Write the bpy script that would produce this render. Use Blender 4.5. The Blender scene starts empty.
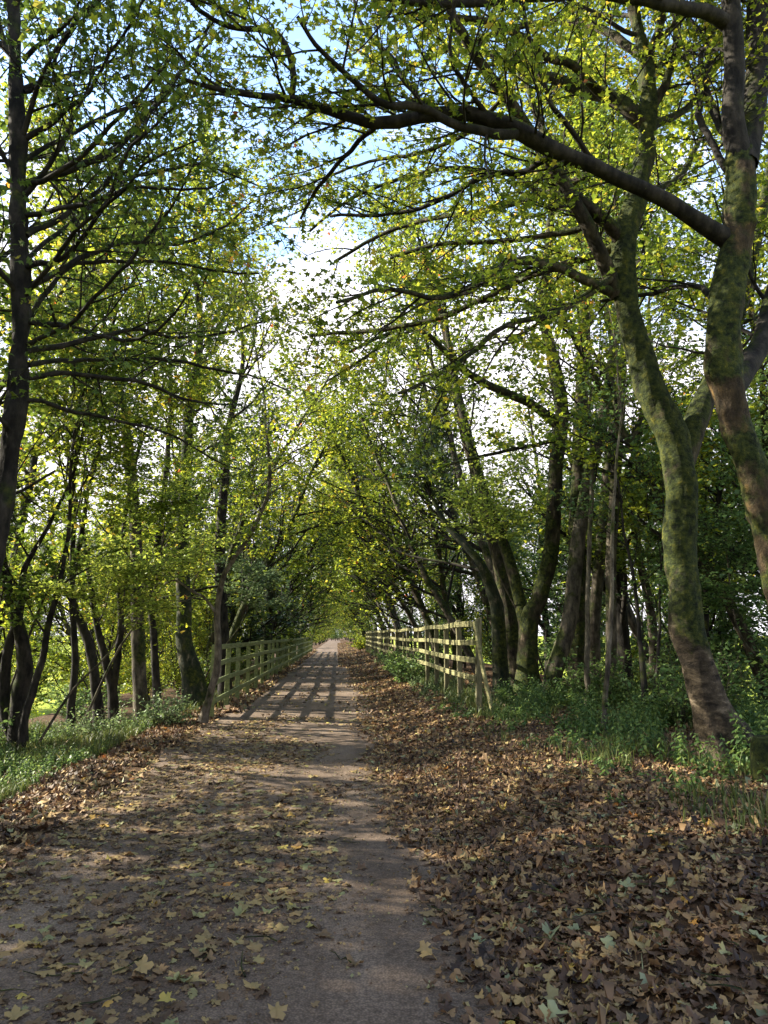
import bpy, math, random
import numpy as np
from mathutils import noise as mnoise, Vector

random.seed(11)
rng = np.random.default_rng(11)
C = bpy.context.scene.collection
PI = math.pi
rad = math.radians

# ------------------------------------------------------------------ camera
F = 740.0
PITCH = math.atan(123 / F)
YAW = math.atan(47 / F * math.cos(PITCH))
CAM = np.array([0.0, 0.0, 1.6])
fw = np.array([math.sin(YAW) * math.cos(PITCH), math.cos(YAW) * math.cos(PITCH), math.sin(PITCH)])
rt = np.array([math.cos(YAW), -math.sin(YAW), 0.0])
up = np.cross(rt, fw)


def at(px, py, Y):
    """the world point on the plane y = Y seen at that pixel, and metres per pixel there"""
    d = fw + rt * (px - 384) / F + up * (512 - py) / F
    s = Y / d[1]
    return CAM + d * s, s / F


cam_d = bpy.data.cameras.new('camera')
cam_d.sensor_fit = 'VERTICAL'
cam_d.sensor_height = 24
cam_d.lens = F / 1024 * 24
cam_d.clip_start = 0.05
cam_d.clip_end = 6000
cam = bpy.data.objects.new('camera', cam_d)
cam.location = CAM
cam.rotation_euler = (PI / 2 + PITCH, 0, -YAW)
C.objects.link(cam)
bpy.context.scene.camera = cam

# ------------------------------------------------------------------ light
SUN_EL, SUN_AZ = rad(30), rad(-72)      # azimuth from +Y towards +X
world = bpy.data.worlds.new("World")
bpy.context.scene.world = world
world.use_nodes = True
nt = world.node_tree
nt.nodes.clear()
N = nt.nodes.new
sky = N('ShaderNodeTexSky')
sky.sky_type = 'NISHITA'
sky.sun_disc = False
sky.sun_elevation = SUN_EL
sky.sun_rotation = SUN_AZ
sky.air_density = 1.0
sky.dust_density = 0.6
sky.ozone_density = 1.5
tc = N('ShaderNodeTexCoord')
mp = N('ShaderNodeMapping')
mp.inputs['Scale'].default_value = (1, 1, 1.9)
ns = N('ShaderNodeTexNoise')
ns.inputs['Scale'].default_value = 2.6
ns.inputs['Detail'].default_value = 8
ns.inputs['Roughness'].default_value = 0.58
sep = N('ShaderNodeSeparateXYZ')
mr = N('ShaderNodeMapRange')            # cloud bank thins out towards the zenith
mr.inputs['From Min'].default_value = 0.28
mr.inputs['From Max'].default_value = 0.52
mr.inputs['To Min'].default_value = 0.19
mr.inputs['To Max'].default_value = -0.06
add = N('ShaderNodeMath'); add.operation = 'ADD'
rmp = N('ShaderNodeValToRGB')
rmp.color_ramp.elements[0].position = 0.46
rmp.color_ramp.elements[1].position = 0.60
mix = N('ShaderNodeMixRGB')
mix.inputs['Color2'].default_value = (3.5, 3.36, 3.62, 1)
bg = N('ShaderNodeBackground')
bg.inputs['Strength'].default_value = 0.15
wo = N('ShaderNodeOutputWorld')
L = nt.links.new
L(tc.outputs['Generated'], mp.inputs['Vector']); L(mp.outputs['Vector'], ns.inputs['Vector'])
L(tc.outputs['Generated'], sep.inputs['Vector']); L(sep.outputs['Z'], mr.inputs['Value'])
L(ns.outputs['Fac'], add.inputs[0]); L(mr.outputs['Result'], add.inputs[1])
L(add.outputs['Value'], rmp.inputs['Fac']); L(rmp.outputs['Color'], mix.inputs['Fac'])
L(sky.outputs['Color'], mix.inputs['Color1']); L(mix.outputs['Color'], bg.inputs['Color'])
L(bg.outputs['Background'], wo.inputs['Surface'])

sd = bpy.data.lights.new('sun', 'SUN')
sd.energy = 5.0
sd.angle = rad(0.6)
sd.color = (1.0, 0.91, 0.74)
so = bpy.data.objects.new('sun', sd)
sdir = Vector((math.sin(SUN_AZ) * math.cos(SUN_EL), math.cos(SUN_AZ) * math.cos(SUN_EL), math.sin(SUN_EL)))
so.rotation_euler = sdir.to_track_quat('Z', 'Y').to_euler()
so.location = (-30, 5, 40)
C.objects.link(so)

sc = bpy.context.scene
sc.view_settings.view_transform = 'Standard'
sc.view_settings.look = 'None'
sc.view_settings.exposure = 2.08
sc.view_settings.gamma = 1
sc.render.engine = 'CYCLES'
sc.cycles.max_bounces = 6
sc.cycles.diffuse_bounces = 3
sc.cycles.transmission_bounces = 4
sc.cycles.glossy_bounces = 2
sc.cycles.use_denoising = True
sc.cycles.sample_clamp_indirect = 6


# ------------------------------------------------------------------ materials
def mat_new(name):
    m = bpy.data.materials.new(name)
    m.use_nodes = True
    t = m.node_tree
    t.nodes.clear()
    return m, t, t.nodes.new, t.links.new


def ramp(n, stops, interp='LINEAR'):
    cr = n.color_ramp
    cr.interpolation = interp
    while len(cr.elements) > 1:
        cr.elements.remove(cr.elements[-1])
    cr.elements[0].position, c = stops[0]
    cr.elements[0].color = (*c, 1)
    for p, c in stops[1:]:
        e = cr.elements.new(p)
        e.color = (*c, 1)


def leaf_mat(name, stops, trans=0.42, rough=0.5, tcol=1.25, nscale=0.5, spread=0.35):
    m, t, N, L = mat_new(name)
    a = N('ShaderNodeAttribute'); a.attribute_name = 'v'
    g = N('ShaderNodeNewGeometry')
    nz = N('ShaderNodeTexNoise'); nz.inputs['Scale'].default_value = nscale; nz.inputs['Detail'].default_value = 2
    L(g.outputs['Position'], nz.inputs['Vector'])
    m1 = N('ShaderNodeMath'); m1.operation = 'MULTIPLY_ADD'
    m1.inputs[1].default_value = spread * 2; m1.inputs[2].default_value = -spread
    L(nz.outputs['Fac'], m1.inputs[0])
    ad = N('ShaderNodeMath'); ad.operation = 'ADD'; ad.use_clamp = True
    L(a.outputs['Fac'], ad.inputs[0]); L(m1.outputs['Value'], ad.inputs[1])
    r = N('ShaderNodeValToRGB'); ramp(r, stops)
    L(ad.outputs['Value'], r.inputs['Fac'])
    p = N('ShaderNodeBsdfPrincipled')
    p.inputs['Roughness'].default_value = rough
    p.inputs['Specular IOR Level'].default_value = 0.35
    L(r.outputs['Color'], p.inputs['Base Color'])
    o = N('ShaderNodeOutputMaterial')
    if trans > 0:
        hs = N('ShaderNodeHueSaturation')
        hs.inputs['Hue'].default_value = 0.478
        hs.inputs['Saturation'].default_value = 1.0
        hs.inputs['Value'].default_value = tcol
        L(r.outputs['Color'], hs.inputs['Color'])
        tr = N('ShaderNodeBsdfTranslucent')
        L(hs.outputs['Color'], tr.inputs['Color'])
        mx = N('ShaderNodeMixShader'); mx.inputs['Fac'].default_value = trans
        L(p.outputs['BSDF'], mx.inputs[1]); L(tr.outputs['BSDF'], mx.inputs[2])
        L(mx.outputs['Shader'], o.inputs['Surface'])
    else:
        L(p.outputs['BSDF'], o.inputs['Surface'])
    return m


LM = {
    'green': leaf_mat('leaf_green', [(0, (.030, .068, .012)), (.45, (.078, .138, .020)), (.8, (.18, .235, .030)), (.97, (.36, .30, .045))], trans=.48, tcol=1.45),
    'lime': leaf_mat('leaf_lime', [(0, (.050, .095, .012)), (.4, (.135, .205, .018)), (.8, (.32, .36, .030)), (.96, (.54, .38, .045)), (1, (.42, .16, .03))], trans=.52, tcol=1.55),
    'dark': leaf_mat('leaf_dark', [(0, (.022, .045, .016)), (.5, (.045, .082, .028)), (1, (.09, .14, .04))], trans=.3, rough=.35),
    'yellow': leaf_mat('leaf_yellow', [(0, (.12, .17, .02)), (.5, (.30, .32, .03)), (1, (.50, .34, .05))], trans=.5, tcol=1.5),
    'under': leaf_mat('leaf_under', [(0, (.038, .085, .024)), (.5, (.085, .160, .042)), (1, (.19, .27, .065))], trans=.42, tcol=1.4),
    'bright': leaf_mat('leaf_sunlit_look', [(0, (.12, .20, .03)), (.5, (.22, .31, .045)), (1, (.40, .44, .08))], trans=.5, tcol=1.5),  # raised leaf colour stands in for sunlight missing on the sprays
    'silver': leaf_mat('leaf_silver', [(0, (.07, .12, .05)), (.5, (.13, .20, .08)), (1, (.24, .31, .11))], trans=.35, tcol=1.3),
    'litter': leaf_mat('leaf_litter', [(0, (.020, .012, .008)), (.24, (.066, .036, .019)), (.46, (.140, .080, .040)), (.66, (.25, .155, .068)), (.82, (.37, .26, .10)), (.885, (.13, .145, .07)), (.94, (.25, .27, .14)), (.97, (.45, .32, .06)), (1, (.45, .17, .03))], trans=.12, rough=.6, tcol=1.1, spread=.08, nscale=1.3),
    'pathleaf': leaf_mat('leaf_path', [(0, (.035, .021, .013)), (.3, (.10, .058, .030)), (.55, (.18, .115, .053)), (.8, (.28, .205, .08)), (.92, (.19, .20, .085)), (.97, (.42, .32, .065)), (1, (.36, .16, .04))], trans=.12, rough=.6, tcol=1.1, spread=.08),
    'grass': leaf_mat('grass_blade', [(0, (.035, .055, .014)), (.5, (.075, .11, .026)), (.85, (.15, .17, .045)), (1, (.30, .24, .11))], trans=.35, tcol=1.3, nscale=1.5),
}


def bark_mat(name, c0, c1, moss=0.4, scale=9, zs=.45, zlo=None, zhi=None, bump=.5, pale=(.22, .17, .12), palef=0.2):
    m, t, N, L = mat_new(name)
    g = N('ShaderNodeNewGeometry')
    mp = N('ShaderNodeMapping'); mp.inputs['Scale'].default_value = (1, 1, zs)
    L(g.outputs['Position'], mp.inputs['Vector'])
    n1 = N('ShaderNodeTexNoise'); n1.inputs['Scale'].default_value = scale; n1.inputs['Detail'].default_value = 9; n1.inputs['Roughness'].default_value = .65
    L(mp.outputs['Vector'], n1.inputs['Vector'])
    r1 = N('ShaderNodeValToRGB'); ramp(r1, [(.30, tuple(c * .35 for c in c0)), (.42, c0), (.58, c1), (.74, pale)])
    L(n1.outputs['Fac'], r1.inputs['Fac'])
    # moss
    n2 = N('ShaderNodeTexNoise'); n2.inputs['Scale'].default_value = 2.2; n2.inputs['Detail'].default_value = 7; n2.inputs['Roughness'].default_value = .62
    L(g.outputs['Position'], n2.inputs['Vector'])
    sp = N('ShaderNodeSeparateXYZ'); L(g.outputs['Normal'], sp.inputs['Vector'])
    ma = N('ShaderNodeMath'); ma.operation = 'MULTIPLY_ADD'; ma.inputs[1].default_value = .22
    L(sp.outputs['Z'], ma.inputs[0]); L(n2.outputs['Fac'], ma.inputs[2])
    last = ma.outputs['Value']
    if zlo is not None:
        sp2 = N('ShaderNodeSeparateXYZ'); L(g.outputs['Position'], sp2.inputs['Vector'])
        mz = N('ShaderNodeMapRange'); mz.inputs['From Min'].default_value = zlo; mz.inputs['From Max'].default_value = zhi
        mz.inputs['To Min'].default_value = -.3; mz.inputs['To Max'].default_value = .10
        L(sp2.outputs['Z'], mz.inputs['Value'])
        mb = N('ShaderNodeMath'); mb.operation = 'ADD'
        L(last, mb.inputs[0]); L(mz.outputs['Result'], mb.inputs[1])
        last = mb.outputs['Value']
    r2 = N('ShaderNodeValToRGB'); ramp(r2, [(max(.02, .66 - moss * .5), (0, 0, 0)), (max(.1, .76 - moss * .5), (1, 1, 1))])
    L(last, r2.inputs['Fac'])
    n3 = N('ShaderNodeTexNoise'); n3.inputs['Scale'].default_value = 14; n3.inputs['Detail'].default_value = 10; n3.inputs['Roughness'].default_value = .7
    L(g.outputs['Position'], n3.inputs['Vector'])
    r3 = N('ShaderNodeValToRGB'); ramp(r3, [(.38, (.006, .009, .003)), (.50, (.026, .036, .008)), (.60, (.052, .058, .010)), (.74, (.17, .145, .018))])
    L(n3.outputs['Fac'], r3.inputs['Fac'])
    mx = N('ShaderNodeMixRGB'); L(r2.outputs['Color'], mx.inputs['Fac']); L(r1.outputs['Color'], mx.inputs['Color1']); L(r3.outputs['Color'], mx.inputs['Color2'])
    p = N('ShaderNodeBsdfPrincipled'); p.inputs['Roughness'].default_value = .9; p.inputs['Specular IOR Level'].default_value = .2
    L(mx.outputs['Color'], p.inputs['Base Color'])
    md = N('ShaderNodeMath'); md.operation = 'ADD'; L(n1.outputs['Fac'], md.inputs[0]); L(n3.outputs['Fac'], md.inputs[1])
    b = N('ShaderNodeBump'); b.inputs['Strength'].default_value = bump; b.inputs['Distance'].default_value = .03
    L(md.outputs['Value'], b.inputs['Height']); L(b.outputs['Normal'], p.inputs['Normal'])
    o = N('ShaderNodeOutputMaterial'); L(p.outputs['BSDF'], o.inputs['Surface'])
    return m


BM = {
    'hero': bark_mat('bark_mossy_lower_bare', (.022, .017, .012), (.080, .062, .041), moss=.52, zlo=1.2, zhi=1.95, pale=(.25, .20, .14), bump=1.0, zs=1.9, scale=6),
    'mossy': bark_mat('bark_mossy', (.018, .015, .010), (.055, .045, .028), moss=.46, bump=1.0),
    'rusty': bark_mat('bark_mossy_orange', (.022, .016, .010), (.060, .043, .024), moss=.50, pale=(.20, .12, .04), bump=1.0),
    'dark': bark_mat('bark_dark_shade', (.010, .009, .008), (.030, .026, .021), moss=.12, pale=(.06, .052, .042)),  # near black: bark tone with the limbs' canopy shade put into it
    'grey': bark_mat('bark_grey', (.035, .030, .023), (.10, .085, .062), moss=.30, pale=(.18, .155, .11)),
    'pale': bark_mat('bark_pale', (.05, .042, .032), (.125, .108, .08), moss=.2, pale=(.24, .21, .165)),
    'ivy': bark_mat('bark_ivy', (.012, .018, .01), (.035, .038, .022), moss=.3),
}


def simple_mat(name, stops, scale=6, rough=.85, bump=.3, mapscale=(1, 1, 1), dist=.01, detail=8):
    m, t, N, L = mat_new(name)
    g = N('ShaderNodeNewGeometry')
    mp = N('ShaderNodeMapping'); mp.inputs['Scale'].default_value = mapscale
    L(g.outputs['Position'], mp.inputs['Vector'])
    n = N('ShaderNodeTexNoise'); n.inputs['Scale'].default_value = scale; n.inputs['Detail'].default_value = detail; n.inputs['Roughness'].default_value = .6
    L(mp.outputs['Vector'], n.inputs['Vector'])
    r = N('ShaderNodeValToRGB'); ramp(r, stops); L(n.outputs['Fac'], r.inputs['Fac'])
    p = N('ShaderNodeBsdfPrincipled'); p.inputs['Roughness'].default_value = rough; p.inputs['Specular IOR Level'].default_value = .25
    L(r.outputs['Color'], p.inputs['Base Color'])
    b = N('ShaderNodeBump'); b.inputs['Strength'].default_value = bump; b.inputs['Distance'].default_value = dist
    L(n.outputs['Fac'], b.inputs['Height']); L(b.outputs['Normal'], p.inputs['Normal'])
    o = N('ShaderNodeOutputMaterial'); L(p.outputs['BSDF'], o.inputs['Surface'])
    return m


def path_mat():
    m, t, N, L = mat_new('worn_tarmac')
    g = N('ShaderNodeNewGeometry')
    big = N('ShaderNodeTexNoise'); big.inputs['Scale'].default_value = .8; big.inputs['Detail'].default_value = 6; big.inputs['Roughness'].default_value = .6
    mp = N('ShaderNodeMapping'); mp.inputs['Scale'].default_value = (1.6, .45, 1)
    L(g.outputs['Position'], mp.inputs['Vector']); L(mp.outputs['Vector'], big.inputs['Vector'])
    r = N('ShaderNodeValToRGB'); ramp(r, [(.30, (.066, .044, .030)), (.46, (.130, .092, .065)), (.56, (.170, .124, .090)), (.68, (.24, .182, .134))])
    L(big.outputs['Fac'], r.inputs['Fac'])
    v = N('ShaderNodeTexVoronoi'); v.inputs['Scale'].default_value = 85
    L(g.outputs['Position'], v.inputs['Vector'])
    r2 = N('ShaderNodeValToRGB'); ramp(r2, [(.0, (1.35, 1.32, 1.28)), (.45, (.8, .8, .8)), (.7, (.45, .45, .45))])
    L(v.outputs['Distance'], r2.inputs['Fac'])
    fine = N('ShaderNodeTexNoise'); fine.inputs['Scale'].default_value = 30; fine.inputs['Detail'].default_value = 6
    L(g.outputs['Position'], fine.inputs['Vector'])
    r3 = N('ShaderNodeValToRGB'); ramp(r3, [(.3, (.7, .68, .66)), (.7, (1.3, 1.3, 1.28))])
    L(fine.outputs['Fac'], r3.inputs['Fac'])
    mx = N('ShaderNodeMixRGB'); mx.blend_type = 'MULTIPLY'; mx.inputs['Fac'].default_value = .8
    L(r.outputs['Color'], mx.inputs['Color1']); L(r2.outputs['Color'], mx.inputs['Color2'])
    mx2 = N('ShaderNodeMixRGB'); mx2.blend_type = 'MULTIPLY'; mx2.inputs['Fac'].default_value = 1
    L(mx.outputs['Color'], mx2.inputs['Color1']); L(r3.outputs['Color'], mx2.inputs['Color2'])
    p = N('ShaderNodeBsdfPrincipled'); p.inputs['Roughness'].default_value = .82; p.inputs['Specular IOR Level'].default_value = .3
    L(mx2.outputs['Color'], p.inputs['Base Color'])
    b = N('ShaderNodeBump'); b.inputs['Strength'].default_value = .55; b.inputs['Distance'].default_value = .006; b.invert = True
    L(v.outputs['Distance'], b.inputs['Height'])
    b2 = N('ShaderNodeBump'); b2.inputs['Strength'].default_value = .5; b2.inputs['Distance'].default_value = .02
    L(big.outputs['Fac'], b2.inputs['Height']); L(b.outputs['Normal'], b2.inputs['Normal'])
    L(b2.outputs['Normal'], p.inputs['Normal'])
    o = N('ShaderNodeOutputMaterial'); L(p.outputs['BSDF'], o.inputs['Surface'])
    return m


def ground_mat():
    """brown leafy soil on the embankment, meadow green on the low fields"""
    m, t, N, L = mat_new('embankment_soil_and_meadow')
    g = N('ShaderNodeNewGeometry')
    sp = N('ShaderNodeSeparateXYZ'); L(g.outputs['Position'], sp.inputs['Vector'])
    n = N('ShaderNodeTexNoise'); n.inputs['Scale'].default_value = 9; n.inputs['Detail'].default_value = 9; n.inputs['Roughness'].default_value = .7
    L(g.outputs['Position'], n.inputs['Vector'])
    r = N('ShaderNodeValToRGB'); ramp(r, [(.3, (.020, .013, .008)), (.5, (.055, .033, .018)), (.68, (.12, .075, .04))])
    L(n.outputs['Fac'], r.inputs['Fac'])
    n2 = N('ShaderNodeTexNoise'); n2.inputs['Scale'].default_value = .35; n2.inputs['Detail'].default_value = 8
    L(g.outputs['Position'], n2.inputs['Vector'])
    r2 = N('ShaderNodeValToRGB'); ramp(r2, [(.3, (.14, .20, .02)), (.5, (.24, .30, .03)), (.7, (.34, .36, .05))])
    L(n2.outputs['Fac'], r2.inputs['Fac'])
    mz = N('ShaderNodeMapRange'); mz.inputs['From Min'].default_value = -1.2; mz.inputs['From Max'].default_value = -2.6
    L(sp.outputs['Z'], mz.inputs['Value'])
    mx = N('ShaderNodeMixRGB'); L(mz.outputs['Result'], mx.inputs['Fac']); L(r.outputs['Color'], mx.inputs['Color1']); L(r2.outputs['Color'], mx.inputs['Color2'])
    p = N('ShaderNodeBsdfPrincipled'); p.inputs['Roughness'].default_value = .95; p.inputs['Specular IOR Level'].default_value = .1
    L(mx.outputs['Color'], p.inputs['Base Color'])
    b = N('ShaderNodeBump'); b.inputs['Strength'].default_value = .8; b.inputs['Distance'].default_value = .04
    L(n.outputs['Fac'], b.inputs['Height']); L(b.outputs['Normal'], p.inputs['Normal'])
    o = N('ShaderNodeOutputMaterial'); L(p.outputs['BSDF'], o.inputs['Surface'])
    return m


M_path = path_mat()
M_ground = ground_mat()
M_rail = simple_mat('weathered_rail_wood', [(.25, (.05, .055, .022)), (.42, (.13, .13, .055)), (.58, (.21, .195, .095)), (.8, (.33, .30, .18))], scale=3.5, mapscale=(4, .6, 9), bump=.4)
M_railg = simple_mat('algae_green_wood', [(.25, (.07, .095, .03)), (.5, (.16, .19, .075)), (.8, (.28, .29, .14))], scale=3.5, mapscale=(4, .7, 7), bump=.4)
M_post = simple_mat('post_wood', [(.3, (.07, .07, .035)), (.5, (.14, .13, .07)), (.75, (.26, .23, .14))], scale=5, mapscale=(6, 6, .9), bump=.5)


# ------------------------------------------------------------------ mesh helpers
def mesh_np(name, verts, faces, k, smooth=False, attr=None):
    me = bpy.data.meshes.new(name)
    nv, nf = len(verts), len(faces)
    me.vertices.add(nv)
    me.vertices.foreach_set('co', np.ascontiguousarray(verts, dtype=np.float32).ravel())
    me.loops.add(nf * k)
    me.polygons.add(nf)
    me.polygons.foreach_set('loop_start', np.arange(0, nf * k, k, dtype=np.int32))
    me.loops.foreach_set('vertex_index', np.ascontiguousarray(faces, dtype=np.int32).ravel())
    if smooth:
        me.polygons.foreach_set('use_smooth', np.ones(nf, dtype=bool))
    me.update(calc_edges=True)
    if attr is not None:
        a = me.attributes.new('v', 'FLOAT', 'FACE')
        a.data.foreach_set('value', np.ascontiguousarray(attr, dtype=np.float32))
    return me


def link(name, me, mat=None, parent=None, loc=None):
    o = bpy.data.objects.new(name, me)
    if mat is not None and me is not None:
        me.materials.append(mat)
    C.objects.link(o)
    if parent is not None:
        o.parent = parent
    if loc is not None:
        o.location = loc
    return o


def tag(o, label=None, cat=None, group=None, kind=None):
    if label: o['label'] = label
    if cat: o['category'] = cat
    if group: o['group'] = group
    if kind: o['kind'] = kind
    return o


def thing(name, label, cat, loc=(0, 0, 0), group=None):
    o = bpy.data.objects.new(name, None)
    o.empty_display_size = .2
    C.objects.link(o)
    o.location = loc
    return tag(o, label, cat, group)


def copy_tree(o, parent=None):
    c = o.copy()
    C.objects.link(c)
    c.parent = parent
    for ch in list(o.children):
        copy_tree(ch, c)
    return c


def norm(a):
    return a / (np.linalg.norm(a, axis=-1, keepdims=True) + 1e-9)


class Tubes:
    """tapering tubes of every thickness, batched by number of rings"""
    def __init__(self):
        self.g = {}

    def add(self, pts, rr, sides):
        self.g.setdefault((len(pts), sides), []).append((pts, rr))

    def mesh(self, name, origin=(0, 0, 0), lump=0.0):
        V, Fc, off = [], [], 0
        for (n, s), lst in self.g.items():
            P = np.array([a for a, _ in lst], float) - np.array(origin)
            R = np.array([b for _, b in lst], float)
            K = len(P)
            T = np.empty_like(P)
            T[:, 1:-1] = P[:, 2:] - P[:, :-2]
            T[:, 0] = P[:, 1] - P[:, 0]
            T[:, -1] = P[:, -1] - P[:, -2]
            T = norm(T)
            mean = norm(P[:, -1] - P[:, 0])
            ref = np.zeros((K, 3))
            ref[np.arange(K), np.argmin(np.abs(mean), axis=1)] = 1
            U = norm(np.cross(T, ref[:, None, :]))
            W = np.cross(T, U)
            ang = np.arange(s) * 2 * PI / s
            ring = U[:, :, None, :] * np.cos(ang)[None, None, :, None] + W[:, :, None, :] * np.sin(ang)[None, None, :, None]
            RR = np.repeat(R[:, :, None], s, axis=2)
            if lump:
                z = np.arange(n)[None, :, None]
                ph = rng.uniform(0, 6, (K, 1, 1))
                RR = RR * (1 + lump * (np.sin(ang * 3 + ph + z * .55) * .5 + np.sin(ang * 5 - z * .9 + ph) * .3 + np.sin(ang * 2 + z * 1.7) * .35) + rng.normal(0, lump * .18, RR.shape))
            vv = P[:, :, None, :] + ring * RR[..., None]
            V.append(vv.reshape(-1, 3))
            i = np.arange(n - 1)[:, None] * s
            j = np.arange(s)[None, :]
            j2 = (j + 1) % s
            q = np.stack([i + j, i + j2, i + s + j2, i + s + j], -1).reshape(-1, 4)
            Fc.append((q[None] + (np.arange(K) * n * s)[:, None, None]).reshape(-1, 4) + off)
            off += K * n * s
        if not V:
            return None
        return mesh_np(name, np.concatenate(V), np.concatenate(Fc), 4, smooth=True)


# leaf outlines: x along the midrib, y across, z up
T_LOBED = (np.array([(.42, 0, .06), (0, 0, 0), (.02, -.34, -.05), (.30, -.20, 0), (.50, -.52, -.08), (.62, -.17, 0), (1, 0, -.08),
                     (.62, .17, 0), (.50, .52, -.08), (.30, .20, 0), (.02, .34, -.05)]),
           np.array([(0, i, i + 1) for i in range(1, 10)] + [(0, 10, 1)]))
def lobed(n=26):
    V = [(.40, 0, .05)]
    for k in range(n):
        a = -PI + 2 * PI * (k + .5) / n            # 0 = tip
        lob = abs(math.cos(a * 2.5)) ** .8
        r = (.30 + .26 * lob) * (1.12 - .30 * abs(a) / PI) * (1 + .07 * (-1) ** k)
        if abs(a) > 2.75: r *= .55
        V.append((.42 + r * math.cos(a), r * math.sin(a) * 1.05, -.03 * lob))
    Fc = [(0, 1 + k, 1 + (k + 1) % n) for k in range(n)]
    V += [(.0, -.012, 0), (.0, .012, 0), (-.5, .03, .03)]
    Fc += [(n + 1, n + 2, n + 3)]
    return np.array(V), np.array(Fc)


T_NEAR = lobed()
T_TRI = (np.array([(0, 0, 0), (.25, -.46, -.06), (.52, -.17, .02), (1, 0, -.05), (.52, .17, .02), (.25, .46, -.06)]),
         np.array([(0, 1, 2), (0, 2, 3), (0, 3, 4), (0, 4, 5)]))
T_DIA = (np.array([(0, 0, 0), (.42, -.36, .0), (1, 0, -.06), (.42, .36, .0)]), np.array([(0, 1, 2), (0, 2, 3)]))
T_OVAL = (np.array([(0, 0, 0), (.25, -.24, .02), (.65, -.20, .02), (1, 0, -.05), (.65, .20, .02), (.25, .24, .02)]),
          np.array([(0, 1, 2), (0, 2, 3), (0, 3, 4), (0, 4, 5)]))


def leaves_mesh(name, pos, nrm, dirn, size, tmpl, val, curl=None, origin=(0, 0, 0)):
    tv, tf = tmpl
    K = len(pos)
    nrm = norm(nrm)
    x = norm(dirn - nrm * np.sum(dirn * nrm, 1, keepdims=True))
    y = np.cross(nrm, x)
    t = np.repeat(tv[None], K, 0).copy()
    t[:, :, 0] -= .5
    if curl is not None:
        c = curl[:, None]
        t[:, :, 2] += c * (t[:, :, 0] ** 2) * 1.6 + np.roll(c, 1, 0) * (t[:, :, 1] ** 2) * 1.8 + np.roll(c, 3, 0) * t[:, :, 0] * t[:, :, 1] * 1.6
        t[:, :, 2] += rng.normal(0, .035 if len(tv) > 20 else .05, t.shape[:2]); t[:, :, :2] *= (1 - .35 * np.clip(np.abs(c), 0, 1))[:, :, None]
    t *= size[:, None, None]
    v = pos[:, None, :] + x[:, None, :] * t[:, :, 0:1] + y[:, None, :] * t[:, :, 1:2] + nrm[:, None, :] * t[:, :, 2:3] - np.array(origin)
    f = (tf[None] + (np.arange(K) * len(tv))[:, None, None]).reshape(-1, 3)
    return mesh_np(name, v.reshape(-1, 3), f, 3, attr=np.repeat(val, len(tf)))


# ------------------------------------------------------------------ branching
def runit():
    z = random.uniform(-1, 1); a = random.uniform(0, 2 * PI); s = math.sqrt(1 - z * z)
    return (s * math.cos(a), s * math.sin(a), z)


def vn(v):
    l = math.sqrt(v[0] * v[0] + v[1] * v[1] + v[2] * v[2]) + 1e-9
    return (v[0] / l, v[1] / l, v[2] / l)


NP_LV = {1: 9, 2: 7, 3: 5, 4: 4}
SD_LV = {1: 7, 2: 5, 3: 4, 4: 3}


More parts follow.
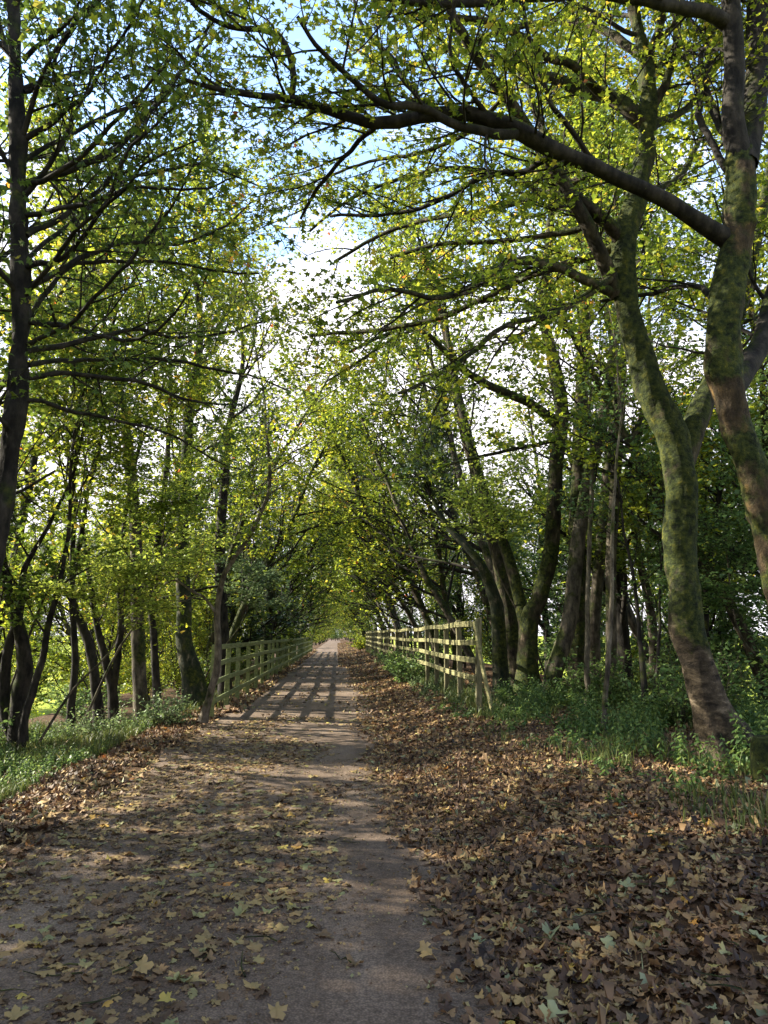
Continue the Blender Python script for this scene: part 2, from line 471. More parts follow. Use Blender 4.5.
class Tree:
    def __init__(self, leaf=.11, flat=.5, upb=.12, per=7, bare=0.0, wander=.16, twig=.5, ratio=.5):
        self.tb = Tubes()
        self.lv = []                    # leaf anchors: pos + direction
        self.leaf, self.flat, self.upb, self.per, self.bare = leaf, flat, upb, per, bare
        self.wander, self.twig, self.ratio = wander, twig, ratio

    def branch(self, p, d, length, r, lv, kids, last):
        n = NP_LV[lv]
        seg = length / (n - 1)
        w = self.wander * (1.0 if lv > 1 else .8)
        pts = [p]
        d = vn(d)
        dirs = [d]
        for i in range(n - 1):
            u = runit()
            d = vn((d[0] + w * u[0], d[1] + w * u[1], d[2] + w * u[2] + self.upb * (.5 if lv == 1 else .25)))
            p = (p[0] + d[0] * seg, p[1] + d[1] * seg, p[2] + d[2] * seg)
            pts.append(p); dirs.append(d)
        rr = [max(r * (1 - .75 * i / (n - 1)), .0025) for i in range(n)]
        self.tb.add(pts, rr, SD_LV[lv])
        if lv >= last:
            if random.random() < self.bare:
                return
            for k in range(self.per):
                t = (k + 1 + random.random() * .5) / (self.per + .5) * (n - 1)
                i = min(int(t), n - 2); f = t - i
                a, b = pts[i], pts[i + 1]
                u = runit()
                o = .065
                self.lv.append((a[0] + (b[0] - a[0]) * f + u[0] * o, a[1] + (b[1] - a[1]) * f + u[1] * o,
                                a[2] + (b[2] - a[2]) * f + u[2] * o * .5, dirs[i][0] + u[0], dirs[i][1] + u[1], dirs[i][2] * .3 + u[2] * .5))
            return
        nk = kids[lv]
        for k in range(nk):
            t = (.12 + .88 * (k + random.random() * .8) / nk)
            self.child(pts, dirs, rr, t, length, lv, kids, last)

    def child(self, pts, dirs, rr, t, length, lv, kids, last, lmin=None):
        n = len(pts)
        ft = min(t * (n - 1), n - 1.001); i = int(ft); f = ft - i
        a, b = pts[i], pts[i + 1]
        p = (a[0] + (b[0] - a[0]) * f, a[1] + (b[1] - a[1]) * f, a[2] + (b[2] - a[2]) * f)
        d = dirs[i]
        u = runit()
        dt = u[0] * d[0] + u[1] * d[1] + u[2] * d[2]
        u = vn((u[0] - dt * d[0], u[1] - dt * d[1], (u[2] - dt * d[2]) * (1 - self.flat)))
        k = random.uniform(.55, 1.15)
        nd = (d[0] + u[0] * k, d[1] + u[1] * k, d[2] * (1 - self.flat * .5) + u[2] * k + self.upb)
        ln = length * self.ratio * random.uniform(.7, 1.25) * (1.15 - .6 * t)
        if lv + 1 >= last:
            ln = self.twig * random.uniform(.6, 1.3)
        self.branch(p, nd, ln, rr[i] * .5, lv + 1, kids, last)

    def clothe(self, P, R, t0, t1, n, length, kids, last, lv=1, bias=None, rmax=.05):
        """side branches along a given limb"""
        P = [tuple(q) for q in P]
        D = [vn(tuple(np.array(P[min(i + 1, len(P) - 1)]) - np.array(P[max(i - 1, 0)]))) for i in range(len(P))]
        m = len(P)
        for k in range(n):
            t = t0 + (t1 - t0) * (k + random.random() * .9) / n
            ft = min(t * (m - 1), m - 1.001); i = int(ft); f = ft - i
            p = tuple(np.array(P[i]) * (1 - f) + np.array(P[i + 1]) * f)
            d = D[i]
            u = runit()
            dt = sum(u[q] * d[q] for q in range(3))
            u = vn((u[0] - dt * d[0], u[1] - dt * d[1], (u[2] - dt * d[2]) * (1 - self.flat)))
            kk = random.uniform(.6, 1.3)
            nd = [d[q] * .8 + u[q] * kk for q in range(3)]
            nd[2] += self.upb
            if bias:
                nd = [nd[q] + bias[q] for q in range(3)]
            r = min(R[i] * .5, rmax)
            self.branch(p, nd, length * random.uniform(.65, 1.25) * (1.1 - .45 * t), r, lv, kids, last)

    def leaves(self, name, tmpl=T_TRI, origin=(0, 0, 0), tilt=.55, keep=1.0):
        if not self.lv:
            return None
        A = np.array(self.lv)
        if keep < 1:
            A = A[rng.random(len(A)) < keep]
        K = len(A)
        nr = np.array([0, 0, 1.0]) + rng.normal(0, tilt, (K, 3))
        val = np.clip(rng.beta(2, 2.6, K), 0, 1)
        return leaves_mesh(name, A[:, :3], nr, A[:, 3:] + rng.normal(0, .2, (K, 3)), rng.uniform(.65, 1.25, K) * self.leaf, tmpl, val,
                           curl=rng.normal(0, .35, K), origin=origin)


def rough(o, P, R, amt=.035, knots=10, zground=None):
    """push a trunk's surface in and out: ridges, knots, root lobes"""
    me = o.data
    n = len(me.vertices)
    co = np.empty(n * 3); me.vertices.foreach_get('co', co); co = co.reshape(-1, 3)
    org = np.array(o.parent.location)
    W = co + org
    kn = [(P[random.randrange(4, len(P) - 1)], np.array(runit())) for _ in range(knots)]
    for q in range(n):
        w = W[q]
        i = int(np.argmin(((P - w) ** 2).sum(1)))
        d = w - P[i]; r = np.linalg.norm(d) + 1e-6; d = d / r
        v = Vector((w[0] * 9, w[1] * 9, w[2] * 3.2))
        a = -.026 + amt * (mnoise.noise(v) * .6 + abs(mnoise.noise(v * 2.7)) * .5 + mnoise.noise(Vector((w[0] * 3, w[1] * 3, w[2] * 2))) * .9)
        for (kp, kd) in kn:
            dd = ((w - kp - kd * R[i]) ** 2).sum()
            if dd < .09: a += .05 * math.exp(-dd / .0035) - .018 * math.exp(-dd / .012)
        if zground is not None:
            h = w[2] - zground
            if h < .9:
                f_ = ((.9 - max(h, 0)) / .9) ** 2.2
                a += f_ * (.10 + .13 * max(0, math.sin(math.atan2(d[1], d[0]) * 5 + 1)))
        co[q] += d * a
    me.vertices.foreach_set('co', co.ravel()); me.update()


def catmull(P, n):
    P = np.array(P, float)
    m = len(P)
    if m < 3:
        t = np.linspace(0, 1, n)[:, None]
        return P[0] * (1 - t) + P[-1] * t
    Q = np.vstack([2 * P[0] - P[1], P, 2 * P[-1] - P[-2]])
    out = []
    for t in np.linspace(0, m - 1 - 1e-6, n):
        i = int(t); f = t - i
        a, b, c, d = Q[i], Q[i + 1], Q[i + 2], Q[i + 3]
        out.append(.5 * ((2 * b) + (-a + c) * f + (2 * a - 5 * b + 4 * c - d) * f * f + (-a + 3 * b - 3 * c + d) * f ** 3))
    return np.array(out)


def trace(pts, n=None, wob=.012):
    """(px, py, width px, Y) nodes -> world polyline + radii"""
    W = []
    for (px, py, w, Y) in pts:
        p, mpp = at(px, py, Y)
        W.append([*p, w * mpp / 2 * (.93 if w < 30 else .86) / math.sqrt(1 + ((px - 384) / F) ** 2)])
    n = n or max(8, len(pts) * 4)
    Q = catmull(W, n)
    if wob:
        ln = np.linalg.norm(Q[-1, :3] - Q[0, :3])
        j = rng.normal(0, wob * min(ln, 3) * .16, (n, 3)); j[0] = 0; j[1:-1] = (j[:-2] + j[1:-1] + j[2:]) / 2
        Q[:, :3] += j
    return Q[:, :3], np.maximum(Q[:, 3], .004)


# ------------------------------------------------------------------ terrain
def sm(a, b, x):
    t = np.clip((x - a) / (b - a), 0, 1)
    return t * t * (3 - 2 * t)


def H(x, y):
    x = np.asarray(x, float); y = np.asarray(y, float)
    h = .30 * sm(.6, 2.6, x)
    h = h - .22 * sm(-2.5, -5.0, x)
    h = h - 3.8 * sm(-6.2, -15.5, x)
    h = h - 3.4 * sm(6.5, 16, x)
    return h


def Hb(x, y):
    """with small bumps"""
    b = .02 * np.sin(x * 2.3 + y * .9) * np.cos(y * 1.7 - x) + .012 * np.sin(x * 6.1 - y * 2.2)
    off = sm(.5, 1.2, x) + sm(-2.2, -3.0, x)
    return H(x, y) + b * off


def grid(name, xs, ys, mat, dz=0, fn=Hb):
    X, Y = np.meshgrid(xs, ys)
    V = np.stack([X, Y, fn(X, Y) + dz], -1).reshape(-1, 3)
    nx, ny = len(xs), len(ys)
    i = np.arange(ny - 1)[:, None] * nx; j = np.arange(nx - 1)[None]
    q = np.stack([i + j, i + j + 1, i + j + nx + 1, i + j + nx], -1).reshape(-1, 4)
    me = mesh_np(name, V, q, 4, smooth=True)
    return link(name, me, mat)


xs = np.unique(np.concatenate([-np.geomspace(30, 2500, 16), np.arange(-30, -6, 1.0), np.arange(-6, 7, .25), np.arange(7, 30, 1.0), np.geomspace(30, 2500, 16)]))
ys = np.unique(np.concatenate([-np.geomspace(10, 400, 8), np.arange(-10, 2, 1.0), np.arange(2, 25, .25), np.arange(25, 90, 1.5), np.geomspace(90, 4000, 22)]))
tag(grid('ground', xs, ys, M_ground), kind='structure')
pw = lambda X, Y: Hb(X, Y)
xs2 = np.linspace(0, 1, 15)
ys2 = np.concatenate([np.arange(-4, 30, .3), np.arange(30, 240, 2.5)])
U_, Y_ = np.meshgrid(xs2, ys2)
lft = -2.35 + .07 * np.sin(Y_ * .9) + .05 * np.sin(Y_ * 2.7)
rgt = .82 + .06 * np.sin(Y_ * 1.3 + 1) + .05 * np.sin(Y_ * 3.1)
X_ = lft + (rgt - lft) * U_
Vp = np.stack([X_, Y_, np.maximum(H(X_, Y_), 0) + .006 - .004 * np.abs(U_ - .5)], -1).reshape(-1, 3)
nx, ny = len(xs2), len(ys2)
i = np.arange(ny - 1)[:, None] * nx; j = np.arange(nx - 1)[None]
q = np.stack([i + j, i + j + 1, i + j + nx + 1, i + j + nx], -1).reshape(-1, 4)
tag(link('path', mesh_np('path', Vp, q, 4, smooth=True), M_path), kind='structure')


# ------------------------------------------------------------------ fallen leaves
def litter(name, x, y, size, tmpl, mat, tilt, curl, lift, label, vb=(1.6, 1.7)):
    K = len(x)
    z = np.maximum(Hb(x, y), np.where((x > -2.4) & (x < .85), .006, -9)) + .006 + rng.random(K) ** 1.5 * lift + size * .12 * tilt
    pos = np.stack([x, y, z], 1)
    nr = np.array([0, 0, 1.0]) + rng.normal(0, tilt, (K, 3))
    nr[:, 2] = np.abs(nr[:, 2]) * np.where(rng.random(K) < .5, 1, 1)
    me = leaves_mesh(name, pos, nr, rng.normal(0, 1, (K, 3)) * (1, 1, .1), size, tmpl, rng.beta(*vb, K), curl=rng.normal(0, curl, K))
    o = link(name, me, LM[mat])
    return tag(o, label, 'fallen leaves', kind='stuff')


def patchy(x, y, s, o):
    return np.array([mnoise.noise(Vector((a * s + o, b * s * .6, 0))) for a, b in zip(x, y)])


# right-hand drift
def scatter(n, x0, x1, y0, y1, ypow=1.0):
    return rng.uniform(x0, x1, n), y0 + (y1 - y0) * rng.random(n) ** ypow


x, y = scatter(34000, .25, 6.2, 2.3, 11)
edge = .62 + .22 * patchy(x * 0, y, 1.1, 3.3) - .10 * np.clip((6 - y) / 4, 0, 1)
d = x - edge
k = rng.random(len(x)) < np.clip(.5 + d * 2.2, .0, 1) * np.clip(1.15 - (x - 3.9) * .35, .45, 1)
litter('fallen_leaves', x[k], y[k], (.030 + .065 * rng.random(k.sum()) ** 1.2), T_NEAR, 'litter', .24, .42, .018, 'thick drift of curled brown sycamore leaves covering the near verge right of the path')
x, y = scatter(24000, .25, 5.0, 11, 38, 1.25)
edge = .6 + .2 * patchy(x * 0, y, 1.1, 3.3)
k = rng.random(len(x)) < np.clip(.5 + (x - edge) * 2.2, 0, 1) * np.clip(1.1 - (x - 2.6) * .5, .1, 1)
litter('fallen_leaves', x[k], y[k], rng.uniform(.06, .12, k.sum()), T_LOBED, 'litter', .30, .5, .02, 'brown leaf drift beside the path along the right hand fence')
x, y = scatter(16000, .1, 3.2, 38, 150, 1.4)
litter('fallen_leaves', x, y, rng.uniform(.09, .18, len(x)), T_DIA, 'litter', .35, .5, .02, 'distant leaf drift beside the path far ahead')
x, y = scatter(15000, .3, 5.8, 2.3, 11)
k = rng.random(len(x)) < np.clip(.4 + (x - .7) * 2.2, 0, 1)
litter('fallen_leaves', x[k], y[k], .025 + .06 * rng.random(k.sum()), T_OVAL, 'litter', .38, 1.2, .024, 'narrow curled dead leaves mixed into the near drift right of the path', vb=(1.4, 2.2))
def twigs(name, n, x0, x1, y0, y1, label):
    tb = Tubes()
    for _ in range(n):
        a = random.uniform(x0, x1); b = random.uniform(y0, y1); an = random.uniform(0, PI); l = random.uniform(.06, .32)
        z = float(np.maximum(Hb(a, b), .006)) + (.045 if a > .8 else .012)
        P = []
        for q in range(5):
            an += random.gauss(0, .22)
            P.append((a, b, z + random.gauss(0, .006))); a += math.cos(an) * l / 4; b += math.sin(an) * l / 4
        tb.add(P, [r_ * random.uniform(.8, 1.6) for r_ in (.004, .0035, .003, .0025, .0015)], 5)
    return tag(link(name, tb.mesh(name), BM['grey']), label, 'twigs', kind='stuff')
twigs('fallen_twigs', 240, .6, 4.6, 2.4, 10, 'thin dead twigs lying on the brown drift right of the path')
twigs('fallen_twigs', 90, -3.2, .5, 2.6, 10, 'thin dead twigs lying on the tarmac and its left edge')
# left verge
x, y = scatter(15000, -5.0, -1.9, 3.0, 16)
edge = -2.45 - .35 * patchy(x * 0, y, .8, 9.1) + .25 * np.clip((7 - y) / 4, 0, 1)
k = rng.random(len(x)) < np.clip(.5 + (edge - x) * 1.8, 0, 1) * np.clip(1.25 - (-x - 3.2) * .6, .35, 1)
litter('fallen_leaves', x[k], y[k], rng.uniform(.05, .11, k.sum()), T_NEAR, 'litter', .30, .5, .02, 'brown leaf drift on the verge left of the path below the grass')
x, y = scatter(9000, -3.2, -2.0, 16, 80, 1.4)
litter('fallen_leaves', x, y, rng.uniform(.08, .2, len(x)), T_DIA, 'litter', .4, .6, .02, 'leaf drift at the foot of the left hand fence')
# on the tarmac
x, y = scatter(11500, -2.4, .8, 2.4, 15, .95)
w = .34 + 1.3 * patchy(x, y, .75, 5.0) + .55 * np.exp(-((x + 1.15) / .55) ** 2) - .45 * np.exp(-((x - .18) / .26) ** 2) + .35 * np.clip(-1.6 - x, 0, 1)
k = rng.random(len(x)) < np.clip(w, .02, .9)
litter('fallen_leaves', x[k], y[k], (.03 + .075 * rng.random(k.sum()) ** 1.3), T_NEAR, 'pathleaf', .12, .28, .004, 'scattered flat tan and yellow leaves lying on the tarmac path', vb=(1.8, 1.5))
x, y = scatter(2600, -2.4, .7, 15, 70, 1.5)
w = .35 + 1.1 * patchy(x, y, .6, 5.0) + .4 * np.exp(-((x + 1.0) / .5) ** 2)
k = rng.random(len(x)) < np.clip(w, .02, .8)
litter('fallen_leaves', x[k], y[k], rng.uniform(.06, .14, k.sum()), T_TRI, 'pathleaf', .2, .5, .004, 'scattered leaves lying on the far stretch of the path')
# crumbs and small bits everywhere on the near path
x, y = scatter(26000, -2.4, 1.2, 2.4, 10, 1.0)
w = .5 + 1.2 * patchy(x, y, .8, 5.0)
k = rng.random(len(x)) < np.clip(w, .05, .9)
litter('leaf_crumbs', x[k], y[k], rng.uniform(.008, .03, k.sum()), T_DIA, 'pathleaf', .3, .3, .003, 'tiny broken leaf crumbs strewn over the near tarmac')


def big_leaf(px, py, size, val, label, tilt=.15, curl=.3, mat='pathleaf'):
    p, _ = at(px, py, 10)
    dd = p - CAM
    s = (CAM[2] - .03) / -dd[2]
    for _ in range(4):
        q_ = CAM + dd * s
        g_ = float(Hb(q_[0], q_[1])) + .03
        s = (CAM[2] - g_) / -dd[2]
    q_ = CAM + dd * s
    org = (q_[0], q_[1], g_ - .01)
    nr = np.array([[0, -.25, 1.0]]) + rng.normal(0, tilt, (1, 3))
    me = leaves_mesh('fallen_leaf', np.array([q_]), nr, rng.normal(0, 1, (1, 3)) * (1, 1, .1), np.array([size * .85]), T_NEAR, np.array([val]), curl=np.array([curl]), origin=org)
    o = link('fallen_leaf', me, LM[mat], loc=org)
    # stalk
    return tag(o, label, 'fallen leaf')


big_leaf(553, 1014 - 380 + 380, .14, .93, 'pale green sycamore leaf at the bottom edge among the brown drift', mat='litter')
big_leaf(277, 1012, .11, .72, 'yellow lobed leaf curled at the bottom edge of the path', tilt=.3)
big_leaf(143, 967, .12, .80, 'pale yellow lobed leaf lying flat on the path near the bottom left')
big_leaf(222, 903, .10, .02, 'small dark brown curled leaf standing upright mid path', tilt=.8, curl=.9)
big_leaf(166, 1000, .10, .97, 'small orange yellow leaf by the bottom of the path')
big_leaf(627, 885, .12, .90, 'bleached pale leaf lying on the brown drift right of the path', mat='litter')
big_leaf(755, 938, .15, .92, 'grey green leaf at the right frame edge on the brown drift', mat='litter')
big_leaf(568, 968, .09, .99, 'bright orange leaf on the dark drift near the bottom', mat='litter')


# ------------------------------------------------------------------ fences
def box(c, s, rot=None):
    v = np.array([(x_, y_, z_) for x_ in (-.5, .5) for y_ in (-.5, .5) for z_ in (-.5, .5)]) * np.array(s)
    if rot is not None:
        v = v @ np.array(rot).T
    v = v + np.array(c)
    f = np.array([(0, 1, 3, 2), (4, 6, 7, 5), (0, 4, 5, 1), (2, 3, 7, 6), (0, 2, 6, 4), (1, 5, 7, 3)])
    return v, f


def board(name, a, b, h, t, mat, parent, origin, side=0, bev=.006):
    """plank from a to b, h tall, t thick, with bevelled edges and slight warp"""
    a = np.array(a, float); b = np.array(b, float)
    ln = np.linalg.norm(b - a); d = (b - a) / ln
    s = np.array([d[1], -d[0], 0]); s = s / np.linalg.norm(s)
    u = np.cross(s, d)
    prof = [(-t / 2 + bev, -h / 2), (t / 2 - bev, -h / 2), (t / 2, -h / 2 + bev), (t / 2, h / 2 - bev), (t / 2 - bev, h / 2), (-t / 2 + bev, h / 2), (-t / 2, h / 2 - bev), (-t / 2, -h / 2 + bev)]
    n = 5
    V = []
    w1, w2 = random.gauss(0, .012), random.gauss(0, .012)
    for k in range(n):
        tt = k / (n - 1)
        c = a + (b - a) * tt + u * w1 * math.sin(PI * tt) + s * w2 * math.sin(PI * tt)
        for (p_, q_) in prof:
            V.append(c + s * p_ + u * q_)
    Fq = []
    for k in range(n - 1):
        for m_ in range(8):
            Fq.append((k * 8 + m_, k * 8 + (m_ + 1) % 8, (k + 1) * 8 + (m_ + 1) % 8, (k + 1) * 8 + m_))
    V = [tuple(x_ - np.array(origin)) for x_ in V]
    me = bpy.data.meshes.new(name)
    me.from_pydata(V, [], [tuple(f_) for f_ in Fq] + [tuple(range(7, -1, -1)), tuple(range((n - 1) * 8, n * 8))])
    return link(name, me, mat, parent)


def post(name, x, y, z0, z1, w, mat, parent, origin, lean=(0, 0)):
    me = bpy.data.meshes.new(name)
    V, n = [], 0
    bv = .008
    pr = [(-w / 2 + bv, -w / 2), (w / 2 - bv, -w / 2), (w / 2, -w / 2 + bv), (w / 2, w / 2 - bv), (w / 2 - bv, w / 2), (-w / 2 + bv, w / 2), (-w / 2, w / 2 - bv), (-w / 2, -w / 2 + bv)]
    for k, z in enumerate((z0, (z0 + z1) / 2, z1 - .012, z1)):
        sc_ = .8 if k == 3 else 1
        for (a, b) in pr:
            V.append((x + a * sc_ + lean[0] * (z - z0) - origin[0], y + b * sc_ + lean[1] * (z - z0) - origin[1], z + (.02 * a / w if k > 1 else 0) - origin[2]))
    Fq = [(k * 8 + m_, k * 8 + (m_ + 1) % 8, (k + 1) * 8 + (m_ + 1) % 8, (k + 1) * 8 + m_) for k in range(3) for m_ in range(8)]
    me.from_pydata(V, [], Fq + [tuple(range(7, -1, -1)), tuple(range(24, 32))])
    return link(name, me, mat, parent)


def fence(label, x, y0, y1, step, zs, ztop, base, mat_r, mat_p, side, rh):
    org = (x, y0, base)
    t = thing('post_and_rail_fence', label, 'fence', org)
    n = int((y1 - y0) / step) + 1
    xo = x + side * .065
    wob = [(random.gauss(0, .008), random.gauss(0, .012)) for _ in range(n + 1)]
    for k in range(n):
        yy = y0 + k * step
        post('post', x + wob[k][0], yy, base - .35, ztop + wob[k][1], .10, mat_p, t, org, lean=(random.gauss(0, .012), random.gauss(0, .012)))
    for k in range(0, n - 1, 2):
        k2 = min(k + 2, n - 1)
        for z in zs:
            a = (xo + wob[k][0] + .002, y0 + k * step - .045 + (.0 if k == 0 else .05), z + wob[k][1] * .7)
            b = (xo + wob[k2][0] + .002, y0 + k2 * step, z + wob[k2][1] * .7)
            board('rail', a, b, rh, .035, mat_r, t, org)
    return t


fr = fence('sunlit pale four rail wooden fence right of the path', 2.44, 13.0, 62, 1.8, (.85, 1.155, 1.465, 1.78), 1.88, .30, M_rail, M_post, -1, .10)
fl = fence('green algae stained four rail wooden fence left of the path', -2.42, 14.9, 74, 2.0, (.34, .68, 1.02, 1.36), 1.42, 0, M_railg, M_railg, 1, .10)
pb = at(493.5, 712, 12.3)[0]
pt = at(474.5, 622, 12.9)[0]
tp = thing('leaning_plank', 'pale wooden plank propped at a slant against the near end post of the right fence', 'plank', (pb[0], pb[1], pb[2]))
board('plank', pb - np.array([0, 0, .06]), pt, .075, .045, M_rail, tp, tuple(pb))


# ------------------------------------------------------------------ trees
def make_tree(name, label, cat, T, trunk, limbs, bark, leafm, origin, tmpl=T_TRI, group=None, lump=.05, tilt=.55, keep=1.0, crown='crown', lbark=None, rgh=None):
    """trunk: list of (P, R); limbs: list of (P, R) -> thing > trunk, limb..., branches, crown"""
    t = thing(name, label, cat, origin, group)
    tt = Tubes()
    for P, R in trunk:
        if rgh is not None:
            Q = catmull(np.column_stack([P, R]), 150); tt.add(Q[:, :3], Q[:, 3], 44)
        else:
            tt.add(P, R, 18)
    tk = link('trunk', tt.mesh('trunk', origin, lump if rgh is None else 0), BM[bark], t)
    if rgh is not None:
        rough(tk, Q[:, :3], Q[:, 3], zground=rgh)
    for P, R in limbs:
        l = Tubes(); l.add(P, R, 12)
        link('limb', l.mesh('limb', origin, lump * .7), BM[lbark or bark], t)
    bm = T.tb.mesh('branches', origin)
    if bm:
        link('branches', bm, BM[bark if bark in ('pale',) else 'dark'], t)
    lm = T.leaves('crown', tmpl, origin, tilt, keep)
    if lm:
        link('crown', lm, LM[leafm], t)
    return t


def base_flare(P, R, amt=.35, n=4):
    R = R.copy()
    for k in range(n):
        R[k] *= 1 + amt * (1 - k / n) ** 2
    return P, R


# --- A: near left trunk, silhouetted -------------------------------------------------
YA = 6.6
T = Tree(leaf=.068, flat=.45, upb=.10, per=7, wander=.2, twig=.5)
trA = trace([(-60, 800, 36, YA), (-32, 690, 33, YA), (-8, 570, 30, YA), (8, 480, 29, YA), (17, 400, 28, YA), (22, 330, 26, YA), (20, 240, 24, YA), (18, 150, 23, YA),
             (15, 60, 21, YA), (12, -40, 19, YA), (10, -160, 15, YA), (14, -300, 9, YA)], 40)
la = []
for pts in [
    [(24, 92, 7, YA), (42, 82, 6, YA), (60, 55, 5, YA - .2), (75, 15, 4, YA - .5), (88, -40, 3, YA - .9)],
    [(24, 140, 9, YA), (55, 122, 8, YA - .1), (85, 95, 6, YA - .3), (118, 45, 5, YA - .5), (150, -10, 4, YA - .8)],
    [(24, 185, 12, YA), (65, 170, 11, YA + .2), (112, 150, 9, YA + .4), (135, 125, 8, YA + .5), (170, 82, 6, YA + .7), (198, 48, 5, YA + .9), (212, 10, 4, YA + 1.1)],
    [(24, 182, 9, YA), (50, 176, 8, YA - .2), (90, 145, 7, YA - .5), (130, 110, 6, YA - .8), (175, 50, 4, YA - 1.0)],
    [(26, 236, 9, YA), (60, 222, 8, YA + .3), (95, 190, 7, YA + .6), (135, 138, 6, YA + .9), (175, 75, 5, YA + 1.3), (235, 20, 3, YA + 1.6)],
    [(25, 268, 9, YA), (55, 258, 8, YA - .3), (85, 232, 7, YA - .5), (120, 175, 6, YA - .8), (150, 130, 5, YA - 1.1), (180, 100, 3, YA - 1.4)],
    [(25, 292, 10, YA), (60, 275, 9, YA + .3), (110, 247, 7, YA + .6), (160, 242, 6, YA + .9), (222, 228, 4, YA + 1.2), (250, 203, 3, YA + 1.5)],
    [(26, 330, 8, YA), (60, 270, 7, YA + .5), (100, 262, 6, YA + .8), (160, 264, 5, YA + 1.2), (260, 272, 3, YA + 1.7)],
    [(28, 322, 9, YA), (65, 328, 8, YA - .2), (115, 338, 6, YA - .5), (155, 330, 5, YA - .8), (192, 290, 3, YA - 1.2)],
    [(26, 352, 9, YA), (75, 346, 8, YA + .4), (135, 335, 6, YA + .9), (200, 338, 4, YA + 1.4), (260, 322, 3, YA + 1.8)],
    [(26, 378, 9, YA), (80, 374, 7, YA + .3), (140, 385, 6, YA + .7), (190, 402, 4, YA + 1.1), (240, 404, 3, YA + 1.5)],
    [(20, 300, 8, YA), (-10, 260, 7, YA - .3), (-50, 240, 6, YA - .7), (-120, 190, 4, YA - 1)],
    [(18, 200, 8, YA), (0, 150, 7, YA), (-40, 90, 6, YA - .3), (-100, 30, 4, YA - .6)],
    [(14, 60, 9, YA), (-10, 10, 7, YA + .3), (-60, -60, 6, YA + .6), (-120, -120, 4, YA + .6)],
    [(14, 10, 9, YA), (40, -60, 7, YA - .3), (100, -140, 5, YA - .6), (190, -200, 3, YA - .9)],
    [(18, 440, 7, YA), (-20, 400, 6, YA - .3), (-80, 380, 4, YA - .5)],
    [(14, -80, 9, YA), (60, -170, 7, YA + .3), (140, -230, 5, YA + .6), (240, -260, 3, YA + 1)],
    [(24, 60, 7, YA), (60, 30, 6, YA - .3), (110, -10, 5, YA - .6), (160, -60, 3, YA - .8)],
    [(24, 160, 7, YA), (80, 128, 6, YA + .6), (150, 100, 5, YA + 1.2), (215, 95, 3.5, YA + 1.8), (270, 120, 2.5, YA + 2.2)],
    [(25, 215, 8, YA), (75, 205, 7, YA - .4), (135, 190, 5, YA - .8), (190, 190, 4, YA - 1.1), (240, 175, 2.5, YA - 1.4)],
    [(26, 262, 7, YA), (70, 225, 6, YA + .9), (130, 180, 5, YA + 1.6), (195, 165, 4, YA + 2.2), (275, 190, 2.5, YA + 2.8)],
    [(28, 345, 7, YA), (75, 315, 6, YA - .4), (120, 268, 5, YA - .8), (165, 215, 4, YA - 1.1), (200, 150, 3, YA - 1.4)],
    [(28, 365, 8, YA), (90, 362, 6, YA + .9), (160, 360, 5, YA + 1.5), (230, 372, 4, YA + 2.1), (290, 390, 2.5, YA + 2.6)],
    [(27, 400, 7, YA), (80, 412, 6, YA + .4), (140, 425, 4, YA + .9), (200, 450, 3, YA + 1.4), (240, 470, 2, YA + 1.7)],
    [(22, 300, 7, YA), (70, 240, 6, YA - .5), (115, 200, 5, YA - .9), (150, 165, 4, YA - 1.3), (205, 140, 2.5, YA - 1.6)],
]:
    la.append(trace([(a_, b_, w_ * (.85 - .25 * q_ / len(pts)), c_) for q_, (a_, b_, w_, c_) in enumerate(pts)], 18, wob=.05))
for P, R in la:
    ln = np.linalg.norm(np.diff(P, axis=0), axis=1).sum()
    T.clothe(P, R, .18, 1.0, max(5, int(ln * 3.0)), 1.0, {2: 5}, 3, lv=2, rmax=.012)
T.clothe(trA[0], trA[1], .55, 1, 8, 2.0, {1: 6, 2: 6}, 3, lv=1, rmax=.03)
make_tree('sycamore_tree', 'nearest dark trunk at the left frame edge with many branches rising to the right', 'tree', T,
          [trA], la, 'dark', 'green', tuple(trA[0][0]), T_LOBED, rgh=-.1)

# --- B: the big mossy curved trunk on the right -----------------------------------------
YB = 7.6
T = Tree(leaf=.070, flat=.55, upb=.06, per=8, wander=.2, twig=.5)
trB = trace([(742, 790, 64, YB), (728, 742, 52, YB), (706, 690, 48, YB), (689, 635, 47, YB), (684, 585, 46, YB), (680, 540, 44, YB), (682, 490, 44, YB), (672, 440, 42, YB),
             (652, 392, 40, YB), (634, 340, 37, YB), (624, 290, 34, YB), (626, 235, 31, YB), (640, 180, 27, YB), (648, 125, 24, YB), (645, 60, 20, YB), (634, 10, 17, YB), (624, -60, 14, YB), (620, -180, 8, YB)], 56)
trB = base_flare(*trB, .4, 6)
fk = trace([(677, 480, 30, YB + .03), (684, 455, 32, YB + .05), (694, 427, 29, YB + .1), (706, 396, 25, YB + .3), (722, 360, 21, YB + .5), (742, 300, 17, YB + .8), (756, 240, 14, YB + 1.1), (775, 150, 11, YB + 1.3), (800, 20, 7, YB + 1.5)], 30)
lb = [fk]
